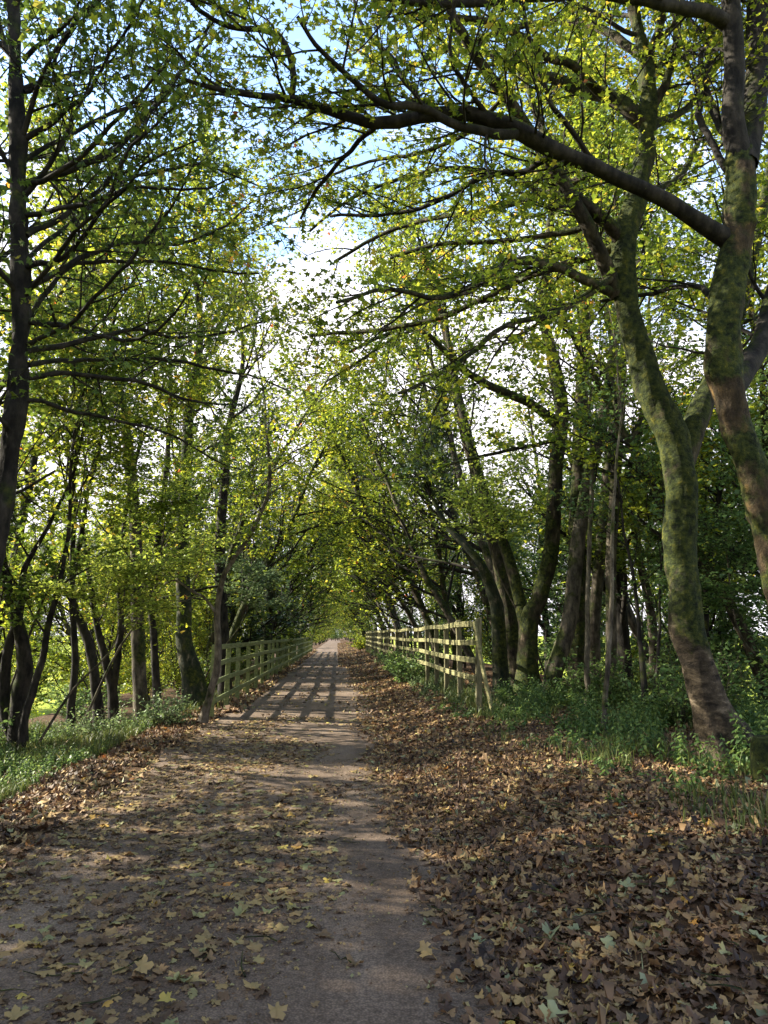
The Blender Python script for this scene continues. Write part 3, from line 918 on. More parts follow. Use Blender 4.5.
for pts in [
    [(618, 296, 16, YB), (602, 262, 14, YB - .1), (572, 200, 13, YB - .3), (540, 145, 12, YB - .5), (508, 100, 11, YB - .7), (480, 62, 10, YB - .9), (459, 22, 9, YB - 1.1), (442, -30, 7, YB - 1.3), (420, -120, 5, YB - 1.6)],
    [(648, 122, 18, YB), (628, 106, 16, YB), (594, 92, 14, YB + .2), (560, 80, 11, YB + .3), (534, 74, 9, YB + .4), (500, 60, 6, YB + .5), (455, 50, 4, YB + .7)],
    [(606, 98, 9, YB + .1), (575, 70, 8, YB - .2), (550, 56, 8, YB - .4), (515, 34, 7, YB - .6), (480, 20, 6, YB - .9), (430, 14, 5, YB - 1.1), (380, 5, 3, YB - 1.4)],
    [(611, 292, 10, YB), (580, 277, 9, YB - .4), (552, 266, 9, YB - .7), (520, 262, 9, YB - 1.0), (495, 270, 8, YB - 1.2), (470, 286, 7, YB - 1.5), (430, 297, 5, YB - 1.8), (385, 292, 4, YB - 2), (340, 304, 3, YB - 2.3)],
    [(652, 110, 10, YB), (668, 80, 8, YB + .1), (676, 50, 7, YB + .3), (672, 0, 6, YB + .5), (670, -60, 4, YB + .7)],
    [(648, 60, 9, YB), (662, 20, 7, YB - .3), (666, -30, 6, YB - .5), (690, -120, 4, YB - .8)],
    [(620, 240, 14, YB), (600, 215, 13, YB - .2), (570, 190, 12, YB - .3), (556, 160, 8, YB - .1), (540, 120, 6, YB + .2), (520, 70, 5, YB + .5)],
    [(628, 235, 8, YB), (600, 222, 7, YB + .5), (560, 232, 6, YB + .9), (500, 240, 5, YB + 1.3), (440, 244, 4, YB + 1.6), (390, 256, 3, YB + 2)],
    [(630, -20, 9, YB), (590, -80, 7, YB - .4), (530, -130, 6, YB - .8), (450, -160, 4, YB - 1.2)],
    [(570, 195, 6, YB - .3), (540, 190, 5, YB + .2), (500, 170, 5, YB + .6), (440, 170, 4, YB + 1.0), (370, 190, 3, YB + 1.4), (310, 230, 2.5, YB + 1.8)],
    [(505, 95, 5, YB - .7), (470, 130, 4, YB - .4), (430, 150, 4, YB), (380, 160, 3, YB + .4), (330, 175, 2.5, YB + .8)],
    [(640, 175, 9, YB), (600, 172, 8, YB + .6), (540, 195, 7, YB + 1.3), (470, 212, 5, YB + 2.0), (400, 225, 4, YB + 2.8), (335, 262, 3, YB + 3.4)],
    [(626, 240, 9, YB), (575, 262, 8, YB + .8), (510, 285, 6, YB + 1.6), (440, 318, 5, YB + 2.5), (370, 330, 4, YB + 3.3), (310, 335, 3, YB + 4.0)],
    [(645, 60, 9, YB), (600, 30, 8, YB + .5), (540, 22, 6, YB + 1.0), (470, 40, 5, YB + 1.6), (400, 75, 4, YB + 2.1), (330, 130, 3, YB + 2.6)],
    [(622, 270, 8, YB), (560, 310, 6, YB - .5), (500, 330, 5, YB - .9), (450, 370, 4, YB - 1.2), (400, 390, 3, YB - 1.5)],
    [(648, 130, 9, YB), (690, 105, 7, YB + .5), (720, 60, 6, YB + 1), (750, 10, 4, YB + 1.5)],
    [(636, 200, 8, YB), (675, 180, 6, YB + .6), (700, 140, 5, YB + 1.1), (715, 100, 3, YB + 1.5)],
]:
    lb.append(trace([(a_, b_, w_ * 1.15, c_) for (a_, b_, w_, c_) in pts], 22, wob=.035))
for P, R in lb[1:]:
    ln = np.linalg.norm(np.diff(P, axis=0), axis=1).sum()
    T.clothe(P, R, .15, 1.0, max(6, int(ln * 4.0)), 1.25, {2: 7}, 3, lv=2, rmax=.014)
T.clothe(*fk, .4, 1, 8, 1.8, {1: 6, 2: 6}, 3, lv=1, rmax=.02)
T.clothe(*trB, .8, 1, 10, 2.2, {1: 6, 2: 6}, 3, lv=1, rmax=.03)
make_tree('sycamore_tree', 'large curved mossy tree with a bare pale lower trunk among nettles on the right', 'tree', T,
          [trB], lb, 'hero', 'lime', tuple(trB[0][0]), T_LOBED, lump=.045, lbark='mossy', rgh=.27)

# --- C: forked trunk at the right frame edge with the long limb across the path --------
YC = 6.9
T = Tree(leaf=.070, flat=.55, upb=.06, per=8, wander=.2, twig=.5)
trC = trace([(824, 830, 62, YC), (812, 740, 52, YC), (797, 670, 47, YC), (782, 600, 44, YC), (767, 530, 42, YC), (752, 470, 42, YC), (736, 420, 42, YC), (724, 375, 46, YC),
             (722, 330, 46, YC), (729, 285, 45, YC), (737, 235, 44, YC), (740, 185, 42, YC), (742, 150, 38, YC)], 44)
trC = base_flare(*trC, .35, 5)
s1 = trace([(741, 165, 30, YC), (734, 120, 25, YC - .05), (734, 65, 23, YC - .1), (730, 0, 21, YC - .2), (726, -80, 17, YC - .3), (716, -200, 11, YC - .4)], 22)
s2 = trace([(744, 165, 34, YC), (753, 115, 29, YC + .1), (757, 60, 26, YC + .2), (758, 0, 24, YC + .3), (762, -90, 18, YC + .4), (770, -220, 11, YC + .5)], 22)
s3 = trace([(728, 392, 34, YC), (746, 368, 28, YC + .2), (762, 340, 24, YC + .4), (772, 300, 20, YC + .6), (790, 240, 16, YC + .7), (820, 150, 10, YC + .8)], 22)
lc = [s1, s2, s3]
for pts in [
    [(728, 240, 24, YC), (700, 222, 20, YC - .1), (664, 200, 18, YC - .2), (625, 182, 17, YC - .3), (590, 165, 17, YC - .5), (554, 150, 18, YC - .6), (524, 134, 20, YC - .7), (490, 120, 17, YC - .8), (459, 115, 16, YC - .8),
     (420, 117, 15, YC - .9), (384, 121, 13, YC - 1.0), (340, 112, 11, YC - 1.0), (300, 102, 9, YC - 1.1), (265, 100, 7, YC - 1.1), (225, 94, 6, YC - 1.2), (190, 84, 4, YC - 1.2), (150, 68, 3, YC - 1.3)],
    [(524, 130, 12, YC - .7), (500, 134, 11, YC - .9), (460, 128, 10, YC - 1.0), (420, 110, 9, YC - 1.1), (384, 104, 8, YC - 1.3), (350, 78, 6, YC - 1.4), (320, 50, 5, YC - 1.6), (300, 20, 4, YC - 1.8)],
    [(292, 100, 7, YC - 1.1), (293, 75, 7, YC - 1.2), (285, 45, 7, YC - 1.3), (265, 32, 6, YC - 1.3), (235, 28, 6, YC - 1.3), (212, 20, 5, YC - 1.3), (190, 0, 5, YC - 1.4), (160, -40, 3, YC - 1.5)],
    [(735, 30, 18, YC - .1), (700, 12, 16, YC - .3), (660, 2, 14, YC - .5), (600, -6, 13, YC - .7), (540, -2, 12, YC - .9), (480, 2, 11, YC - 1.1), (420, 0, 9, YC - 1.3), (330, -20, 7, YC - 1.6), (230, -60, 4, YC - 1.9)],
    [(735, 160, 12, YC), (716, 120, 10, YC + .3), (706, 90, 9, YC + .5), (708, 60, 8, YC + .7), (700, 35, 6, YC + .9), (680, 10, 5, YC + 1)],
    [(718, 300, 8, YC), (690, 285, 6, YC + .6), (655, 292, 5, YC + 1.2), (600, 300, 4, YC + 1.8)],
    [(740, 185, 10, YC), (715, 150, 8, YC + .2), (700, 110, 8, YC + .4), (703, 60, 6, YC + .6), (720, 20, 4, YC + .8)],
    [(430, 117, 7, YC - .9), (410, 85, 6, YC - .7), (385, 50, 5, YC - .5), (360, 20, 4, YC - .4), (350, -30, 3, YC - .2)],
    [(728, -60, 9, YC - .2), (690, -120, 7, YC - .6), (620, -170, 6, YC - 1), (520, -200, 4, YC - 1.4)],
    [(384, 121, 6, YC - 1), (350, 150, 5, YC - .7), (320, 185, 4, YC - .4), (300, 220, 3, YC - .1)],
    [(560, 152, 8, YC - .6), (530, 170, 7, YC - .3), (490, 178, 6, YC), (440, 200, 5, YC + .4), (390, 215, 4, YC + .8), (330, 215, 3, YC + 1.2)],
    [(600, 170, 7, YC - .4), (570, 130, 6, YC - .6), (545, 90, 5, YC - .8), (530, 40, 4, YC - 1), (520, -10, 3, YC - 1.2)],
    [(490, 120, 6, YC - .8), (465, 85, 5, YC - 1), (450, 50, 4, YC - 1.2), (455, 0, 3, YC - 1.4)],
]:
    lc.append(trace(pts, 26, wob=.035))
for P, R in lc[3:]:
    ln = np.linalg.norm(np.diff(P, axis=0), axis=1).sum()
    T.clothe(P, R, .14, 1.0, max(6, int(ln * 4.2)), 1.2, {2: 7}, 3, lv=2, rmax=.014)
for s_ in (s1, s2, s3):
    T.clothe(*s_, .35, 1, 9, 2.0, {1: 6, 2: 6}, 3, lv=1, rmax=.025)
make_tree('sycamore_tree', 'forked brown mossy tree at right frame edge whose long limb reaches across the path', 'tree', T,
          [trC], lc, 'rusty', 'lime', tuple(trC[0][0]), T_LOBED, lump=.05, lbark='dark', rgh=.27)  # limbs coloured near black to stand for shade under the canopy


# --- mid-distance traced trees --------------------------------------------------------
def leader(P, R, hgt, lean=(0, 0), n=12):
    """carry a traced trunk on up to its full height"""
    p = P[-1].copy(); d = P[-1] - P[-3]; d = d / np.linalg.norm(d)
    out, rr = [p], [R[-1]]
    seg = max(.3, (hgt - p[2]) / n)
    for k in range(n):
        d = d + np.array(runit()) * .14 + np.array([lean[0], lean[1], .16]); d /= np.linalg.norm(d)
        p = p + d * seg
        out.append(p.copy()); rr.append(R[-1] * (1 - .85 * (k + 1) / n))
    return np.array(out), np.array(rr)


def traced(label, stems, hgt, bark, leafm, n1=16, len1=2.6, kids={1: 6, 2: 6}, last=3, leaf=.13, name='woodland_tree', start=.15, bias=None,
           lean=(0, 0), bare=.1, extra=(), upb=.12, per=6, tmpl=T_TRI, group=None, twig=.6, low=0, lump=.05, flat=.35, rmax=.045):
    T = Tree(leaf=leaf, flat=flat, upb=upb, per=per, bare=bare, wander=.2, twig=twig)
    trunk, limbs = [], []
    for k, st in enumerate(stems):
        P, R = trace(st, max(12, len(st) * 5))
        if k == 0:
            P, R = base_flare(P, R, .35, 4)
        trunk.append((P, R))
        Q, S = leader(P, R, hgt + random.uniform(-1, 1), lean)
        limbs.append((Q, S))
        T.clothe(Q, S, start, 1, n1, len1, kids, last, lv=1, bias=bias, rmax=rmax)
        if low:
            T.clothe(P, R, .5, 1, low, len1 * .8, kids, last, lv=1, bias=bias, rmax=.02)
    for st in extra:
        P, R = trace(st, 18, wob=.03)
        limbs.append((P, R))
        ln = np.linalg.norm(np.diff(P, axis=0), axis=1).sum()
        T.clothe(P, R, .25, 1.0, max(5, int(ln * 2.2)), 1.6, {1: 5, 2: 6}, 3, lv=2, rmax=.014)
    return make_tree(name, label, 'tree', T, trunk, limbs, bark, leafm, tuple(trunk[0][0][0]), tmpl, group=group, lump=lump)


Y4 = 15.5
traced('forked tree just right of the fence end, whose left branch arches over the path',
       [[(528, 692, 26, Y4), (528, 650, 22, Y4), (530, 618, 20, Y4), (540, 595, 18, Y4), (551, 551, 17, Y4), (555, 491, 16, Y4), (558, 445, 16, Y4), (562, 410, 15, Y4), (556, 370, 13, Y4), (546, 330, 12, Y4), (541, 305, 11, Y4), (547, 262, 10, Y4), (551, 220, 9, Y4)]],
       13, 'mossy', 'lime', extra=[
           [(528, 645, 14, Y4), (516, 590, 13, Y4 + .3), (503, 540, 12, Y4 + .6), (485, 495, 9, Y4 + 1), (468, 440, 8, Y4 + 1.3), (455, 380, 7, Y4 + 1.6), (448, 330, 5, Y4 + 2), (440, 270, 4, Y4 + 2)],
           [(557, 424, 12, Y4), (533, 404, 10, Y4 - .3), (505, 393, 9, Y4 - .7), (477, 380, 8, Y4 - 1), (453, 360, 7, Y4 - 1.3), (428, 335, 5, Y4 - 1.7), (400, 330, 4, Y4 - 2), (350, 352, 3, Y4 - 2.5)],
           [(541, 312, 6, Y4), (520, 300, 5, Y4 - .4), (480, 302, 4, Y4 - .9), (430, 320, 4, Y4 - 1.4), (385, 345, 3, Y4 - 2), (330, 380, 2.5, Y4 - 2.5)],
           [(558, 440, 5, Y4), (510, 450, 4, Y4 - .5), (460, 462, 3, Y4 - 1), (430, 470, 2, Y4 - 1.3)]],
       bias=(-.35, -.1, 0), leaf=.12, bare=0)
traced('smooth trunk leaning to the upper right beside the forked tree',
       [[(551, 700, 22, 14.5), (556, 665, 19, 14.5), (569, 621, 17, 14.5), (577, 551, 16, 14.5), (587, 488, 15, 14.5), (600, 435, 14, 14.5), (609, 385, 12, 14.6), (616, 330, 10, 14.8)]],
       13, 'grey', 'green', bias=(-.3, -.1, 0), n1=14)
traced('straight upright trunk close behind the leaning smooth one',
       [[(577, 705, 22, 15.8), (578, 650, 19, 15.8), (580, 604, 18, 15.8), (577, 533, 18, 15.8), (580, 463, 17, 15.8), (581, 410, 15, 15.8), (584, 340, 13, 15.8), (586, 290, 11, 15.8)]],
       14, 'mossy', 'lime', bias=(-.3, 0, 0), n1=14)
traced('dark leaning trunk third in the clump right of the fence',
       [[(596, 705, 16, 16.5), (594, 640, 14, 16.5), (597, 586, 13, 16.5), (604, 520, 13, 16.5), (610, 450, 12, 16.5), (618, 390, 10, 16.5), (612, 330, 9, 16.5)]],
       13, 'grey', 'green', n1=12)
traced('slim grey upright trunk, rightmost of the clump behind the fence end',
       [[(611, 712, 15, 14.0), (611, 640, 12, 14.0), (611, 586, 12, 14.0), (613, 516, 12, 14.0), (618, 445, 11, 14.0), (620, 390, 10, 14.0), (626, 330, 8, 14.0)]],
       13, 'grey', 'lime', n1=12, extra=[[(613, 470, 7, 14), (628, 445, 6, 14), (645, 410, 5, 14), (660, 370, 4, 14.2)]])
traced('dark ivy clad trunk behind the last panel of the right fence',
       [[(503, 700, 20, 17.5), (500, 660, 17, 17.5), (497, 610, 15, 17.5), (490, 585, 13, 17.5), (478, 560, 9, 17.5), (460, 540, 7, 17.7)]],
       5.4, 'ivy', 'dark', n1=8, len1=1.2, bias=(-.2, 0, 0))
traced('tall mossy trunk leaning left over the right fence',
       [[(520, 690, 20, 19), (510, 620, 17, 19), (498, 555, 16, 19), (484, 499, 15, 19), (469, 446, 13, 19), (456, 390, 11, 19), (449, 350, 9, 19)]],
       14, 'mossy', 'lime', bias=(-.35, 0, 0), n1=15)
traced('thin pale sapling stem standing in the nettles left of the big mossy trunk',
       [[(603, 737, 7, 10.5), (606, 690, 6, 10.5), (611, 620, 5, 10.5), (612, 540, 4, 10.6), (616, 470, 3, 10.8)]],
       6.5, 'pale', 'under', n1=7, len1=.9, kids={1: 4, 2: 4}, leaf=.08, name='sapling', rmax=.01)
traced('thin lit stem between the upright and the grey trunk of the clump',
       [[(589, 712, 7, 13.2), (587, 660, 6, 13.2), (588, 590, 5, 13.2), (592, 500, 5, 13.4)]],
       9, 'pale', 'green', n1=8, len1=1.2, kids={1: 4, 2: 4}, leaf=.09, name='sapling', rmax=.012)
traced('small dark forked stump-like tree in the undergrowth behind the thin sapling',
       [[(647, 730, 10, 11.5), (645, 700, 8, 11.5), (643, 670, 7, 11.6), (640, 640, 5, 11.7)], [(648, 715, 6, 11.5), (655, 690, 5, 11.5), (658, 665, 4, 11.5)]],
       4.2, 'dark', 'under', n1=7, len1=1.0, kids={1: 5, 2: 4}, leaf=.09, name='shrubby_tree')
traced('slender tree seen between the mossy curved trunk and the right edge trunk',
       [[(708, 700, 9, 14), (706, 640, 8, 14), (706, 590, 8, 14), (712, 540, 7, 14), (722, 480, 5, 14)]],
       9, 'dark', 'under', n1=14, len1=2.2, leaf=.12, low=7)
traced('slim leaning tree behind the mossy curved trunk',
       [[(655, 690, 12, 17), (652, 620, 10, 17), (640, 560, 9, 17), (632, 500, 8, 17), (640, 430, 7, 17), (650, 360, 5, 17)]],
       13, 'grey', 'green', n1=14, low=6)

# --- left-hand row ---------------------------------------------------------------------
KL = dict(leafm='green', bark='dark')
traced('dark twisted double trunk low at the left frame edge',
       [[(18, 765, 24, 12.5), (19, 700, 20, 12.5), (25, 665, 18, 12.5), (18, 625, 14, 12.5), (8, 590, 12, 12.5), (2, 550, 9, 12.5)],
        [(16, 745, 16, 12.6), (4, 700, 14, 12.6), (8, 650, 11, 12.6), (20, 610, 9, 12.6), (24, 570, 7, 12.6), (40, 540, 5, 12.6)]],
       7.5, 'dark', 'green', n1=9, len1=1.8, leaf=.11, low=2)
traced('thin dark stem leaning right beside the twisted double trunk',
       [[(20, 757, 11, 12), (24, 720, 9, 12), (33, 690, 9, 12), (43, 655, 8, 12), (49, 620, 7, 12), (58, 590, 6, 12), (63, 565, 5, 12)]],
       7, 'dark', 'green', n1=9, len1=1.6, leaf=.11, low=3)
traced('thin straight dark trunk, first upright one beyond the twisted trunks',
       [[(69, 740, 11, 14.5), (72, 700, 9, 14.5), (75, 665, 8, 14.5), (73, 618, 7, 14.5), (72, 566, 6, 14.5), (74, 520, 6, 14.5)]],
       10, 'dark', 'green', n1=12, len1=2.0, low=2)
traced('dark trunk bending left above a bright gap, second upright one from the left',
       [[(100, 738, 15, 15), (97, 700, 12, 15), (92, 660, 11, 15), (88, 640, 11, 15), (76, 612, 9, 15), (72, 580, 7, 15), (80, 540, 6, 15)]],
       10, 'dark', 'lime', n1=12, len1=2.2, low=2)
traced('dark forking trunk close right of the one bending left',
       [[(114, 738, 14, 16), (112, 690, 11, 16), (104, 655, 9, 16), (96, 620, 7, 16), (90, 580, 6, 16)], [(113, 690, 8, 16), (118, 655, 8, 16), (121, 620, 7, 16), (118, 570, 5, 16), (125, 520, 5, 16)]],
       11, 'dark', 'lime', n1=10, len1=2.2, low=2)
traced('thick straight rough trunk in the middle of the left hand row',
       [[(143, 732, 20, 15.5), (140, 690, 16, 15.5), (138, 640, 15, 15.5), (137, 579, 14, 15.5), (135, 520, 13, 15.5), (128, 450, 12, 15.5), (120, 390, 10, 15.5)]],
       13, 'grey', 'lime', n1=17, len1=2.8, low=4)
traced('slim trunk just right of the thick rough trunk on the left',
       [[(158, 725, 11, 17), (156, 680, 9, 17), (154, 640, 8, 17), (150, 590, 7, 17), (158, 540, 7, 17), (165, 480, 6, 17)]],
       11, 'dark', 'lime', n1=11, len1=2.2, low=4)
traced('big ivy darkened trunk with a spreading foot left of the fence end',
       [[(197, 712, 34, 17.5), (192, 675, 24, 17.5), (184, 640, 18, 17.5), (184, 600, 16, 17.5), (182, 540, 15, 17.5), (186, 470, 13, 17.5), (190, 400, 10, 17.5)]],
       13, 'ivy', 'lime', n1=17, len1=2.8, low=6)
traced('pale thin crooked tree leaning right over the near end of the left fence',
       [[(203, 722, 9, 13.6), (211, 690, 8, 13.6), (218, 660, 8, 13.6), (217, 610, 7, 13.6), (223, 578, 6, 13.5), (234, 558, 5, 13.4), (248, 538, 5, 13.3), (263, 508, 4.5, 13.2), (270, 482, 4, 13.1), (268, 450, 3, 13), (266, 430, 2.5, 13)]],
       6.5, 'pale', 'lime', n1=8, len1=1.2, kids={1: 5, 2: 5}, leaf=.1, rmax=.012, low=4,
       extra=[[(217, 615, 4, 13.6), (205, 598, 3, 13.5), (190, 590, 3, 13.3), (172, 580, 2.5, 13.1), (150, 600, 2, 12.9)]])
traced('dark upright trunk directly behind the near panels of the left fence',
       [[(226, 705, 16, 21), (224, 650, 13, 21), (222, 600, 12, 21), (220, 540, 11, 21), (226, 470, 9, 21)]],
       14, 'dark', 'lime', n1=16, low=5)
traced('ivy covered trunk behind the middle of the left fence',
       [[(266, 690, 14, 36), (267, 640, 12, 36), (270, 590, 11, 36), (266, 530, 10, 36), (264, 490, 8, 36)]],
       11, 'ivy', 'dark', n1=16, low=12, len1=2.8, leaf=.16, tmpl=T_DIA)
traced('second ivy covered trunk, further along the left fence',
       [[(289, 675, 11, 52), (290, 640, 9, 52), (292, 590, 9, 52), (294, 550, 8, 52)]],
       11, 'ivy', 'dark', n1=16, low=12, len1=3.0, leaf=.18, tmpl=T_DIA)
traced('pale stemmed tree curving right above the far end of the left fence',
       [[(299, 658, 5, 64), (300, 635, 4, 64), (306, 615, 4, 64), (316, 598, 4, 62), (322, 578, 3.5, 61), (320, 558, 3, 60)]],
       11, 'pale', 'yellow', n1=12, len1=2.2, leaf=.2, tmpl=T_DIA)


# ------------------------------------------------------------------ generic woodland trees
def proto(seed, hgt, r, bark, leafm, lean, n1, len1, leaf, start=.3, bias=None, stems=1, bare=.1, tmpl=T_DIA, per=6, upb=.12, kids={1: 6, 2: 6}, label='', group='', low=0, name='woodland_tree'):
    random.seed(seed)
    T = Tree(leaf=leaf, flat=.3, upb=upb, per=per, bare=bare, wander=.22, twig=.7)
    trunk = []
    for s_ in range(stems):
        n = 16
        p = np.array([s_ * .25, 0, -.4]); d = vn((lean + random.uniform(-.1, .1) + s_ * .22, random.uniform(-.12, .12), 1))
        P, R = [p.copy()], [r * 1.4]
        for k in range(n - 1):
            u = runit()
            d = vn((d[0] + .13 * u[0] + lean * .12, d[1] + .13 * u[1], d[2] + .12 * u[2] + .05))
            p = p + np.array(d) * (hgt / n)
            P.append(p.copy()); R.append(r * (1 - .85 * (k + 1) / n) * (.8 if s_ else 1))
        P, R = np.array(P), np.array(R)
        trunk.append((P, R))
        T.clothe(P, R, start, 1, n1, len1, kids, 3, lv=1, bias=bias, rmax=r * .45)
        if low:
            T.clothe(P, R, .1, start, low, len1 * .6, kids, 3, lv=1, rmax=r * .2)
    return make_tree(name, label, 'tree', T, trunk, [], bark, leafm, (0, 0, 0), tmpl, group=group)


def place(src, used, x, y, s=1, rz=0, mirror=False, label=None, group=None, z=None):
    o = src if not used.get(src.name) else copy_tree(src)
    used[src.name] = True
    o.location = (x, y, float(H(x, y)) if z is None else z)
    o.scale = (-s if mirror else s, s, s * random.uniform(.92, 1.1))
    o.rotation_euler = (0, 0, rz)
    if label: o['label'] = label
    if group: o['group'] = group
    return o


used = {}
PR = {
    'arch': proto(3, 13, .17, 'grey', 'green', -.24, 22, 3.6, .15, start=.28, bias=(-.35, 0, 0), bare=.3, label='x', group='g'),
    'arch2': proto(8, 12, .15, 'mossy', 'lime', -.2, 22, 3.2, .15, start=.25, bias=(-.3, 0, 0), stems=2, label='x', group='g'),
    'tall': proto(14, 14, .18, 'dark', 'lime', 0, 24, 2.8, .15, start=.12, label='x', group='g'),
    'twiggy': proto(21, 12, .13, 'grey', 'lime', -.25, 20, 3.6, .15, start=.2, bias=(-.5, -.1, 0), bare=.45, label='x', group='g'),
    'ivy': proto(27, 8.5, .2, 'ivy', 'dark', -.05, 22, 2.8, .22, start=.12, per=8, label='x', group='g', low=8),
    'over': proto(52, 14, .17, 'grey', 'lime', -.30, 30, 4.3, .19, start=.22, bias=(-.45, 0, 0), bare=0, per=8, label='x', group='g'),
    'over2': proto(57, 13, .15, 'dark', 'green', -.26, 28, 4.0, .19, start=.18, bias=(-.4, 0, 0), bare=0, per=8, label='x', group='g', low=4),
    'lowlime': proto(41, 7.5, .09, 'dark', 'lime', 0, 24, 2.8, .13, start=.06, per=8, label='x', group='g', low=4, name='understorey_tree'),
    'bushy': proto(33, 7, .09, 'dark', 'under', 0, 18, 2.2, .14, start=.08, per=6, label='x', group='g', low=4, name='understorey_tree'),
}
random.seed(77)
GR = 'trees lining the right of the path beyond the clump'
GL = 'trees lining the left of the path behind the fence'
GF = 'trees arching over the far path beyond the fences'
GW = 'understorey trees on the embankment slopes right of the path'
GLW = 'trees down the left embankment slope'
LR = 'woodland tree in the row behind the right hand fence'
LL = 'woodland tree in the row behind the left hand fence'
LF = 'woodland tree arching over the path beyond the ends of the fences'
LW = 'bushy green understorey tree on the slope to the right of the path'
LLW = 'tree on the lower slope left of the path, before the sunny field'
# right row (lean towards the path = -x)
for (x, y, k, s) in [(4.6, 23, 'twiggy', 1), (5.6, 20.5, 'arch', 1), (6.8, 17.5, 'tall', 1), (4.0, 27, 'arch2', 1), (4.2, 32, 'twiggy', 1.05), (6.2, 26, 'arch', 1.05), (3.8, 38, 'arch', .95), (5.8, 35, 'tall', 1),
                     (4.1, 44, 'twiggy', 1), (3.9, 51, 'arch2', 1), (4.2, 58, 'arch', 1), (6.5, 48, 'arch', 1.1), (8.5, 30, 'tall', 1), (9.5, 21, 'arch', 1), (8.2, 13.5, 'arch2', .9), (11, 16, 'tall', 1.05)]:
    place(PR[k], used, x, y, s * random.uniform(.93, 1.05), random.uniform(-.5, .5), label=LR, group=GR)
# left row (mirrored so they lean +x)
for (x, y, k, s) in [(-3.9, 24, 'arch2', .95), (-4.4, 31, 'ivy', 1), (-3.7, 41, 'ivy', .85), (-4.2, 47, 'ivy', .9), (-3.9, 53, 'arch', .85), (-4.1, 60, 'ivy', .8), (-4.0, 67, 'arch', .9),
                     (-6.6, 29, 'tall', 1), (-7.2, 40, 'arch', 1), (-7, 52, 'tall', 1), (-6.5, 21.5, 'arch', .9)]:
    place(PR[k], used, x, y, s * random.uniform(.93, 1.05), random.uniform(-.5, .5), mirror=True, label=LL, group=GL)
for (x, y, k, s) in [(4.0, 41, 'over', .95), (-4.2, 37, 'over2', .9), (-4.0, 50, 'over', .9), (4.1, 54, 'over2', .9), (4.0, 64, 'over', .95), (-4.0, 63, 'over2', .95), (4.3, 30, 'over', .8)]:
    place(PR[k], used, x, y, s, random.uniform(-.3, .3), mirror=x < 0, label=LL if x < 0 else LR, group=GL if x < 0 else GR)
# far tunnel
y = 74
while y < 210:
    for sgn in (1, -1):
        k = random.choice(['over', 'over2', 'over', 'twiggy', 'lowlime'] if sgn > 0 else ['over', 'over2', 'arch2', 'lowlime'])
        place(PR[k], used, sgn * random.uniform(3.2, 4.6) * (1 if y < 150 else .75), y + random.uniform(-2, 2), random.uniform(.8, 1.0), random.uniform(-.4, .4), mirror=(sgn < 0), label=LF, group=GF)
    y += 8
for (x, y) in [(-1.6, 212), (.6, 222), (2.4, 210), (-4, 208), (5, 214), (-7, 215), (8, 216), (-.4, 205), (.2, 216), (-1.2, 232), (1.6, 234)]:
    place(PR['bushy'], used, x, y, random.uniform(1.0, 1.4), random.uniform(0, 6), label='bushy tree closing the far end of the path', group='bushy trees at the far end of the path')
# right understorey wall
for (x, y, s) in [(6.6, 10.6, .7), (8.4, 12, .9), (9.6, 10, .95), (7.2, 15, .9), (10.5, 14, 1.1), (8.6, 18, 1.0), (12.5, 18, 1.3), (6.2, 19.5, .75), (11, 23, 1.3), (14, 14, 1.4), (15, 25, 1.6), (5.4, 24.5, .7), (7.6, 24, .9), (5.1, 30, .7), (7.5, 33, 1.1), (5.2, 40, .8), (12.5, 32, 1.5), (18, 34, 1.8)]:
    place(PR['bushy'], used, x, y, s, random.uniform(0, 6), label=LW, group=GW)
# left slope trees and beyond; also trees added outside the frame to shade the path
for (x, y, k, s) in [(-8.5, 19.5, 'tall', .9), (-11, 36, 'arch', 1)]:
    place(PR[k], used, x, y, s, random.uniform(0, 6), label=LLW, group=GLW)
for (x, y, k, s) in [(-7.8, 1.2, 'tall', .9), (-7.8, 7.5, 'arch', .95), (-9.5, 1.5, 'tall', 1), (-8, -3, 'arch', 1), (-9.5, 12.5, 'arch2', .9), (7.2, -1.5, 'arch', .9), (-4.6, -3.5, 'arch2', .95)]:
    place(PR[k], used, x, y, s, random.uniform(-.4, .4), mirror=x < 0, label='added woodland tree beside the path outside the picture', group='trees added outside the picture')
for (x, y, s) in [(-4.6, 19.2, .45), (-4.8, 23.6, .48), (-4.7, 28, .5), (-4.9, 33, .55), (-4.8, 38.5, .55), (-6.4, 20.5, .62), (-6.2, 25, .7), (-6.0, 29, .75), (-6.6, 37.5, .8), (-6.0, 43, .75), (-7.4, 32.5, .8), (-12, 24, 1.1), (-9, 29, 1.0), (-14, 30, 1.2), (-6.4, 34, .8), (-11, 38, 1.2), (-17, 38, 1.4), (-8, 45, 1.1), (-21, 52, 1.5), (-13, 52, 1.4), (-6.2, 58, 1.0), (-28, 60, 1.7), (-18, 68, 1.6), (-36, 75, 1.8)]:
    place(PR['lowlime'], used, x, y, s, random.uniform(0, 6), label='sunlit yellow green understorey tree on the slope between the path and the left field', group='understorey trees on the left slope')
for (x, y, s) in [(6.0, 28, .8), (9, 27, 1.2), (12, 28, 1.5), (8.5, 37, 1.3), (11, 42, 1.6), (6, 45, 1.0), (16, 45, 1.9), (7, 54, 1.3), (13, 56, 1.9), (22, 50, 2.1), (6.4, 64, 1.2), (10, 70, 1.8), (19, 22, 1.5), (24, 34, 1.8), (16, 19, 1.3)]:
    place(PR['lowlime'] if random.random() < .45 else PR['bushy'], used, x, y, s, random.uniform(0, 6), label=LW, group=GW)
